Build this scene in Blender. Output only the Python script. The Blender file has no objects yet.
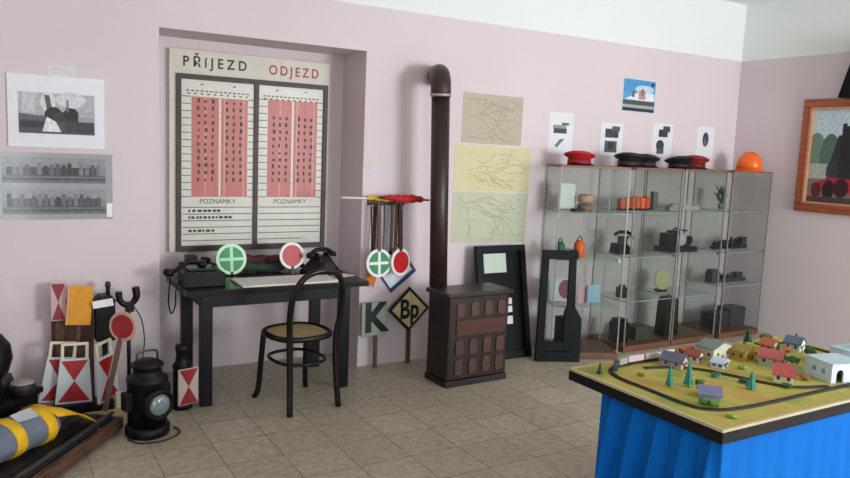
import bpy, bmesh, math, random
from mathutils import Vector, Matrix, Euler
random.seed(7)
S = bpy.context.scene
COL = S.collection
PI = math.pi
R = math.radians

# ------------------------------------------------------------------ materials
def lin(h):
    h = h.lstrip('#'); v = [int(h[i:i+2], 16)/255 for i in (0, 2, 4)]
    return [x/12.92 if x <= .04045 else ((x+.055)/1.055)**2.4 for x in v]
_M = {}
def mat(h, rough=.6, metal=0, var=.10, scale=14, bump=0, spec=.5):
    key = (h, rough, metal, var, scale, bump, spec)
    if key in _M: return _M[key]
    m = bpy.data.materials.new('mat_'+h.strip('#')); m.use_nodes = True
    nt = m.node_tree; b = nt.nodes['Principled BSDF']
    c = lin(h)
    tc = nt.nodes.new('ShaderNodeTexCoord')
    n = nt.nodes.new('ShaderNodeTexNoise'); n.inputs['Scale'].default_value = scale; n.inputs['Detail'].default_value = 4
    nt.links.new(tc.outputs['Object'], n.inputs['Vector'])
    r = nt.nodes.new('ShaderNodeValToRGB')
    r.color_ramp.elements[0].position = .3; r.color_ramp.elements[1].position = .7
    r.color_ramp.elements[0].color = [x*(1-var) for x in c]+[1]
    r.color_ramp.elements[1].color = [min(1, x*(1+var)) for x in c]+[1]
    nt.links.new(n.outputs['Fac'], r.inputs['Fac']); nt.links.new(r.outputs['Color'], b.inputs['Base Color'])
    b.inputs['Roughness'].default_value = rough; b.inputs['Metallic'].default_value = metal
    b.inputs['Specular IOR Level'].default_value = spec
    if bump:
        bp = nt.nodes.new('ShaderNodeBump'); bp.inputs['Strength'].default_value = bump; bp.inputs['Distance'].default_value = .01
        nt.links.new(n.outputs['Fac'], bp.inputs['Height']); nt.links.new(bp.outputs['Normal'], b.inputs['Normal'])
    _M[key] = m
    return m
def wood(h, h2, rough=.5, scale=(2, 30, 30)):
    m = bpy.data.materials.new('wood_'+h.strip('#')); m.use_nodes = True
    nt = m.node_tree; b = nt.nodes['Principled BSDF']
    tc = nt.nodes.new('ShaderNodeTexCoord'); mp = nt.nodes.new('ShaderNodeMapping'); mp.inputs['Scale'].default_value = scale
    n = nt.nodes.new('ShaderNodeTexNoise'); n.inputs['Scale'].default_value = 1.5; n.inputs['Detail'].default_value = 6
    r = nt.nodes.new('ShaderNodeValToRGB')
    r.color_ramp.elements[0].position = .35; r.color_ramp.elements[1].position = .65
    r.color_ramp.elements[0].color = lin(h)+[1]; r.color_ramp.elements[1].color = lin(h2)+[1]
    nt.links.new(tc.outputs['Object'], mp.inputs['Vector']); nt.links.new(mp.outputs['Vector'], n.inputs['Vector'])
    nt.links.new(n.outputs['Fac'], r.inputs['Fac']); nt.links.new(r.outputs['Color'], b.inputs['Base Color'])
    b.inputs['Roughness'].default_value = rough
    return m
def thin_glass(tint=.97, name='clear_glass', refl=.06, col=(1, 1, 1)):
    m = bpy.data.materials.new(name); m.use_nodes = True; nt = m.node_tree
    nt.nodes.remove(nt.nodes['Principled BSDF'])
    o = nt.nodes['Material Output']; t = nt.nodes.new('ShaderNodeBsdfTransparent')
    t.inputs['Color'].default_value = (tint*col[0], tint*col[1], tint*col[2], 1)
    g = nt.nodes.new('ShaderNodeBsdfGlossy'); g.inputs['Roughness'].default_value = .12
    lw = nt.nodes.new('ShaderNodeLayerWeight'); lw.inputs['Blend'].default_value = .25
    ma = nt.nodes.new('ShaderNodeMath'); ma.operation = 'MULTIPLY_ADD'; ma.inputs[1].default_value = .05; ma.inputs[2].default_value = refl
    mx = nt.nodes.new('ShaderNodeMixShader')
    nt.links.new(lw.outputs['Fresnel'], ma.inputs[0]); nt.links.new(ma.outputs[0], mx.inputs[0])
    nt.links.new(t.outputs[0], mx.inputs[1]); nt.links.new(g.outputs[0], mx.inputs[2]); nt.links.new(mx.outputs[0], o.inputs[0])
    return m

# ------------------------------------------------------------------ shape helpers
def bmn(): return bmesh.new()
def TR(loc=(0, 0, 0), rot=(0, 0, 0)): return Matrix.Translation(loc) @ Euler(rot).to_matrix().to_4x4()
def box(bm, c, s, rot=(0, 0, 0), mi=0):
    r = bmesh.ops.create_cube(bm, size=1, matrix=TR(c, rot) @ Matrix.Diagonal((s[0], s[1], s[2], 1)))
    for v in r['verts']:
        for f in v.link_faces: f.material_index = mi
def bb(bm, x0, x1, y0, y1, z0, z1, mi=0): box(bm, ((x0+x1)/2, (y0+y1)/2, (z0+z1)/2), (x1-x0, y1-y0, z1-z0), mi=mi)
def prism(bm, pts, d, M=None, mi=0):
    """polygon pts in local x,z; extruded from y=0 to y=d"""
    M = M or Matrix.Identity(4)
    a = [bm.verts.new(M @ Vector((p[0], 0, p[1]))) for p in pts]; b = [bm.verts.new(M @ Vector((p[0], d, p[1]))) for p in pts]
    n = len(pts); fs = [bm.faces.new(a), bm.faces.new(b[::-1])]
    for i in range(n): fs.append(bm.faces.new((a[i], b[i], b[(i+1) % n], a[(i+1) % n])))
    for f in fs: f.material_index = mi
def tube(bm, pts, r, seg=10, mi=0, closed=False):
    pts = [Vector(p) for p in pts]; n = len(pts); rings = []
    rr = r if isinstance(r, (list, tuple)) else [r]*n
    up = None
    for i, p in enumerate(pts):
        if closed: t = pts[(i+1) % n]-pts[i-1]
        else: t = pts[min(i+1, n-1)]-pts[max(i-1, 0)]
        t.normalize()
        if up is None:
            up = Vector((0, 0, 1)) if abs(t.z) < .9 else Vector((1, 0, 0))
        a = t.cross(up).normalized(); up = a.cross(t).normalized()
        rings.append([bm.verts.new(p+(a*math.cos(2*PI*k/seg)+up*math.sin(2*PI*k/seg))*rr[i]) for k in range(seg)])
    for i in range(n if closed else n-1):
        A, B = rings[i], rings[(i+1) % n]
        for k in range(seg):
            f = bm.faces.new((A[k], A[(k+1) % seg], B[(k+1) % seg], B[k])); f.material_index = mi; f.smooth = True
    if not closed:
        for q in (rings[0][::-1], rings[-1]):
            f = bm.faces.new(q); f.material_index = mi
def lathe(bm, prof, seg=24, M=None, mi=0, smooth=True):
    M = M or Matrix.Identity(4); rings = []
    for r, z in prof:
        if r < 1e-6: rings.append([bm.verts.new(M @ Vector((0, 0, z)))])
        else: rings.append([bm.verts.new(M @ Vector((r*math.cos(2*PI*k/seg), r*math.sin(2*PI*k/seg), z))) for k in range(seg)])
    for A, B in zip(rings, rings[1:]):
        for k in range(seg):
            k2 = (k+1) % seg
            if len(A) == 1 and len(B) == 1: continue
            if len(A) == 1: f = bm.faces.new((A[0], B[k2], B[k]))
            elif len(B) == 1: f = bm.faces.new((A[k], A[k2], B[0]))
            else: f = bm.faces.new((A[k], A[k2], B[k2], B[k]))
            f.smooth = smooth; f.material_index = mi
    for q in (rings[0][::-1], rings[-1]):
        if len(q) > 2: bm.faces.new(q).material_index = mi
def disc(bm, r, d, c, rot=(0, 0, 0), seg=28, mi=0):
    """flat round plate facing local -y, centre c, thickness d"""
    prism(bm, [(r*math.cos(2*PI*k/seg), r*math.sin(2*PI*k/seg)) for k in range(seg)], d, TR(c, rot), mi)
def bez(a, b, c, n=8):
    a, b, c = Vector(a), Vector(b), Vector(c)
    return [(1-t)**2*a+2*t*(1-t)*b+t*t*c for t in [i/n for i in range(n+1)]]
def crom(P, n=6, closed=False):
    P = [Vector(p) for p in P]; out = []; N = len(P)
    for i in range(N if closed else N-1):
        if closed: p0, p1, p2, p3 = P[i-1], P[i], P[(i+1) % N], P[(i+2) % N]
        else: p0, p1, p2, p3 = P[max(i-1, 0)], P[i], P[i+1], P[min(i+2, N-1)]
        for k in range(n):
            t = k/n
            out.append(.5*((2*p1)+(p2-p0)*t+(2*p0-5*p1+4*p2-p3)*t*t+(3*p1-p0-3*p2+p3)*t**3))
    if not closed: out.append(P[-1])
    return out
def obj(name, bm, ms, parent=None, bevel=0, smooth=False):
    me = bpy.data.meshes.new(name)
    bmesh.ops.recalc_face_normals(bm, faces=bm.faces)
    bm.to_mesh(me); bm.free()
    for m in (ms if isinstance(ms, (list, tuple)) else [ms]): me.materials.append(m)
    if smooth:
        for p in me.polygons: p.use_smooth = True
    o = bpy.data.objects.new(name, me); COL.objects.link(o)
    if parent: o.parent = parent
    if bevel:
        b = o.modifiers.new('bevel', 'BEVEL'); b.width = bevel; b.segments = 2; b.limit_method = 'ANGLE'
    return o
def tag(o, label, cat, group=None):
    o['label'] = label; o['category'] = cat
    if group: o['group'] = group
    return o
def thing(name, label, cat, loc=(0, 0, 0), rz=0, group=None, rot=None):
    o = bpy.data.objects.new(name, None); COL.objects.link(o); o.empty_display_size = .05
    o.location = loc; o.rotation_euler = rot or (0, 0, rz)
    return tag(o, label, cat, group)
def struct(name, bm, ms):
    o = obj(name, bm, ms); o['kind'] = 'structure'; return o
def place(o, loc, rot=(0, 0, 0)): o.location = loc; o.rotation_euler = rot; return o
def dup(root, loc, rz, label, group=None):
    r = root.copy(); COL.objects.link(r); r.location = loc; r.rotation_euler = (0, 0, rz) if not isinstance(rz, tuple) else rz
    r['label'] = label
    if group: r['group'] = group
    for ch in list(root.children):
        c = ch.copy(); COL.objects.link(c); c.parent = r
        for g in list(ch.children):
            d = g.copy(); COL.objects.link(d); d.parent = c
    return r
def text(name, s, size, m, parent, loc, rot=(PI/2, 0, 0), align='CENTER', ext=.0006, sx=1, bold=0, space=1):
    cu = bpy.data.curves.new(name, 'FONT'); cu.body = s; cu.size = size; cu.align_x = align; cu.align_y = 'CENTER'
    cu.extrude = ext; cu.offset = bold; cu.space_character = space
    t = bpy.data.objects.new('tmp', cu); COL.objects.link(t)
    bpy.context.view_layer.update()
    me = bpy.data.meshes.new_from_object(t.evaluated_get(bpy.context.evaluated_depsgraph_get()))
    bpy.data.objects.remove(t); bpy.data.curves.remove(cu)
    me.materials.clear(); me.materials.append(m)
    o = bpy.data.objects.new(name, me); COL.objects.link(o); o.parent = parent
    o.location = loc; o.rotation_euler = rot; o.scale = (sx, 1, 1)
    return o
def card(name, w, h, base, shapes, t=.002, parent=None, rough=.55):
    """flat printed sheet, origin at its centre on the wall, facing -y; shapes = [(pts 0..1, colour)]"""
    bm = bmn(); ms = [mat(base, rough, var=.03)]; cols = {}
    bb(bm, -w/2, w/2, -t, 0, -h/2, h/2)
    for k, (pts, c) in enumerate(shapes):
        if c not in cols: cols[c] = len(ms); ms.append(mat(c, rough, var=.18, scale=40))
        y = -t-.00015*(k+1)
        f = bm.faces.new([bm.verts.new((-w/2+p[0]*w, y, -h/2+p[1]*h)) for p in pts]); f.material_index = cols[c]
    return obj(name, bm, ms, parent)
def rc(x0, z0, x1, z1): return [(x0, z0), (x1, z0), (x1, z1), (x0, z1)]
def el(cx, cz, rx, rz, n=14): return [(cx+rx*math.cos(2*PI*k/n), cz+rz*math.sin(2*PI*k/n)) for k in range(n)]

WHITE = mat('#e9ebe8', .5, var=.04); CREAM = mat('#dcd6bd', .55, var=.06); RED = mat('#a81420', .45, var=.12)
BLACK = mat('#08090a', .45, var=.25, spec=.3); IRON = mat('#0d0e10', .38, metal=.2, var=.3, spec=.3); STEEL = mat('#8d9094', .3, metal=.9)
GREEN = mat('#0f6b3e', .45, var=.12); LGREEN = mat('#8fd8a0', .5, var=.05); BROWN = wood('#3a2118', '#54301f'); PALEWOOD = wood('#b79a66', '#d2b988')
NAVY = mat('#0a0e19', .38, var=.25, scale=9, spec=.35); GLASS = thin_glass(refl=.012)
PANE = thin_glass(.968, 'cabinet_glass', .004, (.965, .98, .97))

# ------------------------------------------------------------------ the room
WY, NX0, NX1, NZ, NY = 4.88, .922, 2.35, 2.335, 5.28
XL, XR, YF, ZC = -1.1, 6.5, -2.5, 3.20
def wall_mat():
    m = bpy.data.materials.new('pink_and_white_plaster'); m.use_nodes = True; nt = m.node_tree; b = nt.nodes['Principled BSDF']
    g = nt.nodes.new('ShaderNodeNewGeometry'); sp = nt.nodes.new('ShaderNodeSeparateXYZ'); nt.links.new(g.outputs['Position'], sp.inputs[0])
    n = nt.nodes.new('ShaderNodeTexNoise'); n.inputs['Scale'].default_value = 1.3; n.inputs['Detail'].default_value = 5
    nt.links.new(g.outputs['Position'], n.inputs['Vector'])
    r = nt.nodes.new('ShaderNodeValToRGB')
    pk = lin('#d9cdd1')
    r.color_ramp.elements[0].color = [x*.95 for x in pk]+[1]; r.color_ramp.elements[1].color = [x*1.04 for x in pk]+[1]
    nt.links.new(n.outputs['Fac'], r.inputs['Fac'])
    z = nt.nodes.new('ShaderNodeValToRGB'); cr = z.color_ramp; cr.interpolation = 'CONSTANT'
    mr = nt.nodes.new('ShaderNodeMapRange'); mr.inputs['From Min'].default_value = 2.6; mr.inputs['From Max'].default_value = 2.7
    nt.links.new(sp.outputs['Z'], mr.inputs['Value']); nt.links.new(mr.outputs['Result'], z.inputs['Fac'])
    cr.elements[0].position = 0; cr.elements[0].color = (0, 0, 0, 1); cr.elements[1].position = .52; cr.elements[1].color = (1, 1, 1, 1)
    mx = nt.nodes.new('ShaderNodeMix'); mx.data_type = 'RGBA'
    nt.links.new(z.outputs['Color'], mx.inputs['Factor']); nt.links.new(r.outputs['Color'], mx.inputs[6]); mx.inputs[7].default_value = lin('#e6ecea')+[1]
    nt.links.new(mx.outputs[2], b.inputs['Base Color']); b.inputs['Roughness'].default_value = .85
    n2 = nt.nodes.new('ShaderNodeTexNoise'); n2.inputs['Scale'].default_value = 60
    nt.links.new(g.outputs['Position'], n2.inputs['Vector'])
    bp = nt.nodes.new('ShaderNodeBump'); bp.inputs['Strength'].default_value = .12; bp.inputs['Distance'].default_value = .004
    nt.links.new(n2.outputs['Fac'], bp.inputs['Height']); nt.links.new(bp.outputs['Normal'], b.inputs['Normal'])
    return m
WALL = wall_mat()
bm = bmn()
bb(bm, XL-.2, NX0, WY, 5.5, 0, ZC); bb(bm, NX1, XR+.2, WY, 5.5, 0, ZC); bb(bm, NX0, NX1, WY, 5.5, NZ, ZC); bb(bm, NX0, NX1, NY, 5.5, 0, NZ)
struct('wall_back', bm, WALL)
bm = bmn(); bb(bm, XR, XR+.2, YF-.2, WY, 0, ZC); struct('wall_right', bm, WALL)
bm = bmn(); bb(bm, XL-.2, XL, YF-.2, WY, 0, ZC); struct('wall_left', bm, WALL)
WINS = [(3.9, 5.8)]; DRX0, DRX1, DRZ = -.45, .55, 2.15
bm = bmn(); WZ0, WZ1 = .95, 2.55
bb(bm, XL, DRX0, YF-.2, YF, 0, ZC); bb(bm, DRX0, DRX1, YF-.2, YF, DRZ, ZC); bb(bm, DRX1, 3.9, YF-.2, YF, 0, ZC); bb(bm, 5.8, XR, YF-.2, YF, 0, ZC)
bb(bm, 3.9, 5.8, YF-.2, YF, 0, WZ0); bb(bm, 3.9, 5.8, YF-.2, YF, WZ1, ZC)
struct('wall_front', bm, WALL)
for i, (a, b) in enumerate(WINS):
    bm = bmn(); y0, y1 = YF-.16, YF-.11
    for x in (a+.03, (a+b)/2, b-.03): bb(bm, x-.03, x+.03, y0, y1, WZ0, WZ1)
    for z in (WZ0+.03, 2.0, WZ1-.03): bb(bm, a, b, y0, y1, z-.03, z+.03)
    w = struct('window_%d' % (i+1), bm, WHITE)
bm = bmn()
for x in (DRX0+.04, DRX1-.04): bb(bm, x-.04, x+.04, YF-.16, YF-.11, 0, DRZ)
for z in (.04, 1.0, DRZ-.04): bb(bm, DRX0+.08, DRX1-.08, YF-.16, YF-.11, z-.04, z+.04)
struct('door_1', bm, WHITE)
bm = bmn(); bb(bm, XL-.2, XR+.2, YF-.2, 5.5, ZC, ZC+.2); struct('ceiling', bm, mat('#e8ecea', .9, var=.03, scale=2))
def floor_mat():
    m = bpy.data.materials.new('beige_floor_tiles'); m.use_nodes = True; nt = m.node_tree; b = nt.nodes['Principled BSDF']
    g = nt.nodes.new('ShaderNodeNewGeometry')
    mp = nt.nodes.new('ShaderNodeMapping'); mp.inputs['Location'].default_value = (-.09, -.235, 0)
    nt.links.new(g.outputs['Position'], mp.inputs['Vector'])
    br = nt.nodes.new('ShaderNodeTexBrick'); br.offset = 0; br.squash = 1
    br.inputs['Scale'].default_value = 1; br.inputs['Brick Width'].default_value = .305; br.inputs['Row Height'].default_value = .305
    br.inputs['Mortar Size'].default_value = .0045; br.inputs['Mortar Smooth'].default_value = .2
    br.inputs['Color1'].default_value = (.9, .9, .9, 1); br.inputs['Color2'].default_value = (1.06, 1.06, 1.06, 1); br.inputs['Mortar'].default_value = (.6, .59, .58, 1)
    nt.links.new(mp.outputs['Vector'], br.inputs['Vector'])
    n = nt.nodes.new('ShaderNodeTexNoise'); n.inputs['Scale'].default_value = 22; n.inputs['Detail'].default_value = 8; n.inputs['Roughness'].default_value = .7
    nt.links.new(g.outputs['Position'], n.inputs['Vector'])
    r = nt.nodes.new('ShaderNodeValToRGB'); r.color_ramp.elements[0].position = .32; r.color_ramp.elements[1].position = .68
    r.color_ramp.elements[0].color = lin('#99907d')+[1]; r.color_ramp.elements[1].color = lin('#c4baa4')+[1]
    nt.links.new(n.outputs['Fac'], r.inputs['Fac'])
    mx = nt.nodes.new('ShaderNodeMix'); mx.data_type = 'RGBA'; mx.blend_type = 'MULTIPLY'; mx.inputs['Factor'].default_value = 1
    nt.links.new(r.outputs['Color'], mx.inputs[6]); nt.links.new(br.outputs['Color'], mx.inputs[7])
    nt.links.new(mx.outputs[2], b.inputs['Base Color']); b.inputs['Roughness'].default_value = .38
    bp = nt.nodes.new('ShaderNodeBump'); bp.inputs['Strength'].default_value = .3; bp.inputs['Distance'].default_value = .003; bp.invert = True
    nt.links.new(br.outputs['Fac'], bp.inputs['Height']); nt.links.new(bp.outputs['Normal'], b.inputs['Normal'])
    return m
bm = bmn(); bb(bm, XL-.2, XR+.2, YF-.2, 5.5, -.2, 0); struct('floor', bm, floor_mat())

# ------------------------------------------------------------------ wall pictures, left
t = thing('framed_picture', 'white-matted black and white steam locomotive photo on the left of the back wall', 'picture', (.347, WY, 1.779))
card('mat_board', .51, .415, '#e4e8ee', [], .012, t)
PH = card('photograph', .40, .235, '#9aa0a6', [
    (rc(0, .45, 1, 1), '#aeb3b8'), (rc(.05, .5, .22, 1), '#c2c6cb'), (el(.38, .78, .10, .25), '#d6d8da'), (el(.68, .85, .2, .2), '#cfd3d8'),
    (rc(0, 0, 1, .32), '#4c5258'), ([(0, .32), (.35, .32), (.4, .42), (0, .48)], '#5d646b'), (rc(.02, .14, .34, .30), '#33383d'),
    ([(.33, .95), (.40, .95), (.44, .5), (.38, .45)], '#55595e'), (el(.45, .47, .12, .2), '#2a2d31'), (rc(.42, .3, .78, .55), '#33373b'), (el(.68, .5, .1, .16), '#222528'),
    ([(.30, .05), (.55, .05), (.48, .3), (.36, .42)], '#dfe3e6'), (rc(.6, .05, .98, .3), '#3b4046'), (rc(.62, .85, .65, .55), '#6b7076')], .002, t)
PH.location = (.0, -.0121, -.01)
c = card('paper_note', .15, .06, '#d9d6dc', [(rc(.1, .3, .9, .36), '#c6c3cb'), (rc(.1, .6, .8, .66), '#c6c3cb')])
place(c, (.375, WY, 2.018)); tag(c, 'small pale paper slip taped on wall above the locomotive photo', 'paper')
t = thing('photo_sleeve', 'clear plastic sleeve with two grey panoramic train photos below the locomotive picture', 'picture', (.34, WY, 1.342))
card('backing_sheet', .61, .395, '#a9adb2', [], .003, t)
for nm, z0, seed in (('upper_photo', .095, 1), ('lower_photo', -.09, 2)):
    random.seed(seed)
    sh = [(rc(0, .55, 1, 1), '#9a9ea3'), (rc(0, 0, 1, .3), '#777b80'), (rc(.05, .28, .95, .62), '#4f5459')]
    for k in range(16):
        x = .04+k*.058; sh.append((rc(x, .32, x+.04, .62+random.uniform(-.05, .2)), random.choice(['#3f4448', '#5d6267', '#6e7378', '#85898e'])))
    sh.append((rc(0, .12, 1, .18), '#4b5055'))
    p = card(nm, .55, .15, '#8b9095', sh, .001, t); p.location = (-.01, -.0032, z0)
bm = bmn(); bb(bm, -.305, .305, -.009, -.008, -.198, .198); obj('clear_cover', bm, GLASS, t)
bm = bmn(); bb(bm, .27, .302, -.0095, -.0091, -.185, -.10); obj('glare_patch', bm, mat('#f2f3f4', .25, var=.02), t)  # white patch painted in as the glare on the plastic sleeve

# ------------------------------------------------------------------ timetable board in the niche
BX0, BX1, BZ0, BZ1 = 1.055, 2.225, .872, 2.262
t = thing('timetable_board', 'tall cream station arrivals and departures board standing in the wall niche', 'sign', ((BX0+BX1)/2, 5.275, BZ0))
W, H = BX1-BX0, BZ1-BZ0
bm = bmn(); bb(bm, -W/2, W/2, -.035, 0, 0, H); obj('back_board', bm, mat('#cfccbd', .45, var=.05, scale=5), t, .003)
DK = wood('#2a1c1a', '#3d2a26')
bm = bmn(); f0, f1, fz0, fz1 = -W/2+.045, W/2-.02, .035, H-.165
cx = (f0+f1)/2+.005
bb(bm, f0, f1, -.053, -.035, fz1-.035, fz1); bb(bm, f0, f1, -.053, -.035, fz0-.035, fz0+.005)
for x in (f0+.016, cx, f1-.016): bb(bm, x-.016, x+.016, -.0525, -.0351, fz0, fz1-.035)
obj('frame', bm, DK, t)
for nm, a, b, sd in (('arrivals_panel', f0+.032, cx-.016, 3), ('departures_panel', cx+.016, f1-.032, 4)):
    random.seed(sd)
    pw = b-a; z0, z1 = fz0+.005, fz1-.035; ph = z1-z0
    bm = bmn(); bb(bm, a, b, -.038, -.0351, z0, z1)
    ms = [mat('#cecfc4', .35, var=.04), mat('#bd6259', .4, var=.1, scale=6), mat('#c08a80', .4), mat('#5b4a48', .5), mat('#2c2326', .5), mat('#c9cfc0', .4), mat('#a9665c', .4)]
    y = -.0381
    def q(x0, x1, za, zb, mi, k): 
        f = bm.faces.new([bm.verts.new((p[0], y-.0002*k, p[1])) for p in ((x0, za), (x1, za), (x1, zb), (x0, zb))]); f.material_index = mi
    rz1 = z1-.115 if sd == 3 else z1-.10; rz0 = z0+.30*ph
    rx0, rx1 = a+.07, b-.045
    q(rx0, rx1, rz0, rz1, 1, 1)
    for k in range(6):
        x = rx0+(rx1-rx0)*(.06+.17*k); q(x, x+.012, rz0, rz1, 2 if k % 2 else 6, 2)
    q((rx0+rx1)/2-.008, (rx0+rx1)/2+.006, rz0, rz1, 0, 3)
    rows = 14; dz = (rz1-rz0)/rows
    for r_ in range(rows+1):
        z = rz0+r_*dz
        q(a+.005, rx0-.004, z-.003, z+.003, 3, 1); q(rx1+.003, b-.003, z-.003, z+.003, 3, 1); q(rx0, rx1, z-.0012, z+.0012, 6, 4)
        if r_ < rows:
            q(a+.012, rx0-.02, z+.012, z+.03, 5, 2)
            if r_ > 1 and not (sd == 4 and r_ > 11):
                for k in range(7):
                    x = rx0+(rx1-rx0)*(.10+.125*k)+random.uniform(-.003, .003)
                    if k in (0, 1, 2, 4, 5, 6): q(x, x+random.uniform(.012, .02), z+.010, z+.012+random.uniform(.016, .03), 4, 5)
                        
                    if random.random() < .6: q(x+.022, x+.034, z+.018, z+.03, 6, 6)
    for z, n in ((z1-.03, 2), (z1-.075, 14), (z1-.095, 10)):
        for k in range(n):
            x = a+.03+(pw-.06)*(k+.5)/n; q(x-.011, x+.009, z-.004, z+.005, 3, 1)
    zz = rz0-.06
    for k in range(6):
        z = zz-.015-k*(zz-z0-.03)/5.4; q(a+.01, b-.01, z-.003, z+.003, 3, 1)
    wr = [(1, .50), (2, .68), (4, .42)] if sd == 3 else []
    for k, fr in wr:
        z = zz-.015-k*(zz-z0-.03)/5.4+.022; x = a+.05
        while x < a+pw*fr:
            l = random.uniform(.012, .03); q(x, x+l, z-.008, z+.009, 4, 2); x += l+random.uniform(.004, .014)
    if sd == 4: q(b-.16, b-.02, z0+.01, z0+.045, 5, 3)
    p = obj(nm, bm, ms, t)
    text('heading_lettering', 'POZNÁMKY', .047, mat('#3a3034', .5), p, ((a+b)/2, -.0386, rz0-.035))
random.seed(9)
text('arrivals_lettering', 'PŘíJEZD', .094, mat('#20252f', .5), t, (-.275, -.0356, H-.083), sx=.9, space=1.58, bold=.0022)
text('departures_lettering', 'ODJEZD', .094, mat('#9c3a3a', .5), t, (.30, -.0356, H-.090), sx=.86, space=1.42, bold=.002)

# ------------------------------------------------------------------ desk
t = thing('writing_desk', 'dark blue-black wooden desk standing in front of the niche', 'desk', (1.6, 4.76, 0))
DX0, DX1, DY0, DY1 = -.60, .625, -.285, .32
bm = bmn(); bb(bm, DX0, DX1, DY0, DY1, .70, .738); obj('desk_top', bm, mat('#161512', .25, var=.25, scale=5, spec=.4), t, .004)
bm = bmn()
bb(bm, -.50, .48, -.262, -.24, .625, .70); bb(bm, -.50, .48, .255, .277, .625, .70); bb(bm, -.505, -.483, -.24, .255, .625, .70); bb(bm, .463, .485, -.24, .255, .625, .70)
obj('apron', bm, NAVY, t, .002)
for x in (-.475, .455):
    for y in (-.25, .265):
        bm = bmn(); bb(bm, x-.036, x+.036, y-.034, y+.034, 0, .70); obj('leg', bm, NAVY, t, .004)
ZD = .738
# papers
t = thing('open_log_book', 'large open white ledger lying across the desk', 'book', (1.78, 4.615, ZD))
bm = bmn(); bb(bm, -.43, .24, -.13, .16, 0, .012); obj('page_block', bm, mat('#d9d9cf', .6, var=.04), t, .003)
bm = bmn(); bb(bm, -.085, -.081, -.125, .155, .012, .0126)
for k in range(9): bb(bm, -.41, -.10, -.11+.03*k, -.109+.03*k, .012, .0124); bb(bm, -.06, .22, -.11+.03*k, -.109+.03*k, .012, .0124)
obj('ruled_lines', bm, mat('#b3b3b0', .6), t)
c = obj('paper_sheet', (lambda b_: (bb(b_, -.07, .07, -.05, .05, 0, .003), b_)[1])(bmn()), mat('#d6d6d2', .6, var=.03)); place(c, (2.13, 4.72, ZD), (0, 0, .3))
tag(c, 'small loose white sheet at the right end of the desk', 'paper')
# black telegraph box with handset
t = thing('telegraph_telephone', 'black boxy railway telephone at the left end of the desk', 'telephone', (1.135, 4.68, ZD), -.03)
bm = bmn(); prism(bm, [(-.125, 0), (.135, 0), (.135, .085), (.10, .10), (-.11, .10), (-.125, .085)], .20, TR((0, -.10, 0))); obj('case', bm, BLACK, t, .006)
bm = bmn(); bb(bm, -.09, .09, -.07, .08, .10, .116); obj('raised_lid', bm, mat('#1d2527', .3), t, .004)
bm = bmn(); lathe(bm, [(.008, .115), (.008, .135), (.02, .14), (.02, .15), (0, .155)], 12, TR((.08, .02, 0))); obj('knob', bm, STEEL, t)
bm = bmn(); tube(bm, crom([(-.03, -.03, .15), (-.08, -.03, .155), (-.17, -.03, .095)], 6), .014); lathe(bm, [(.02, 0), (.034, .01), (.034, .035), (.02, .045)], 16, TR((-.205, -.03, .07), (0, .2, 0))); lathe(bm, [(.02, 0), (.032, .01), (.032, .03), (.02, .04)], 16, TR((.0, -.03, .118)))
obj('handset', bm, BLACK, t)
bm = bmn(); tube(bm, crom([(-.19, -.03, .06), (-.20, -.02, -.08), (-.185, -.02, -.17), (-.16, -.02, -.12), (-.155, -.02, -.02), (-.12, -.0, .05)], 8), .005, 6); obj('cord', bm, BLACK, t)
# rotary phone
t = thing('rotary_telephone', 'black rotary dial telephone with cradle handset on the right of the desk', 'telephone', (2.03, 4.86, ZD), .25)
bm = bmn()
prof = [(.105, .12, 0), (.105, .12, .012), (.085, .10, .04), (.06, .065, .09), (.05, .05, .125)]
rg = [[bm.verts.new((sx*a, sy*b, z)) for sx, sy in ((-1, -1), (-.5, -1.08), (.5, -1.08), (1, -1), (1, 1), (-1, 1))] for a, b, z in prof]
for A, B in zip(rg, rg[1:]):
    for k in range(6): bm.faces.new((A[k], A[(k+1) % 6], B[(k+1) % 6], B[k]))
bm.faces.new(rg[0][::-1]); bm.faces.new(rg[-1]); obj('body', bm, BLACK, t, .008)
bm = bmn(); lathe(bm, [(.045, 0), (.045, .008), (.035, .014), (0, .014)], 24, TR((0, -.092, .055), (R(52), 0, 0))); obj('dial', bm, mat('#2b2d30', .3), t)
for x in (-.045, .045):
    bm = bmn(); bb(bm, x-.008, x+.008, -.03, .03, .12, .15); obj('cradle', bm, BLACK, t, .003)
bm = bmn(); tube(bm, crom([(-.085, 0, .148), (-.05, 0, .168), (0, 0, .172), (.05, 0, .168), (.085, 0, .148)], 5), .015)
for s in (-1, 1): lathe(bm, [(.02, 0), (.034, -.006), (.036, -.03), (.02, -.036), (0, -.036)], 16, TR((s*.098, 0, .155), (0, s*.35, 0)))
obj('handset', bm, BLACK, t)
# furled flags behind + signal discs
def furled(name, label, a, b, col, stickcol, r=.022, cloth=(.18, .95)):
    a, b = Vector(a), Vector(b); t = thing(name, label, 'flag', a)
    d = b-a
    bm = bmn(); tube(bm, [Vector((0, 0, 0)), d], .008, 8); obj('stick', bm, stickcol, t)
    bm = bmn(); n = 22; pts = []; rr = []
    side = Vector((0, 0, 1)) if abs(d.normalized().z) < .8 else Vector((1, 0, 0))
    for i in range(n+1):
        s = i/n; f = cloth[0]+(cloth[1]-cloth[0])*s
        pts.append(d*f+side*.004*math.sin(9*s)); rr.append(r*(.55+.45*math.sin(PI*min(1, s*1.1+.05))+.12*math.sin(s*31)))
    tube(bm, pts, rr, 9); obj('furled_cloth', bm, col, t)
    return t
furled('signal_flag', 'furled dark red flag lying along the back of the desk behind the discs', (1.38, 5.12, ZD+.075), (1.97, 5.07, ZD+.072), mat('#4a1a22', .8), BROWN, .042, (.05, .98))
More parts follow.
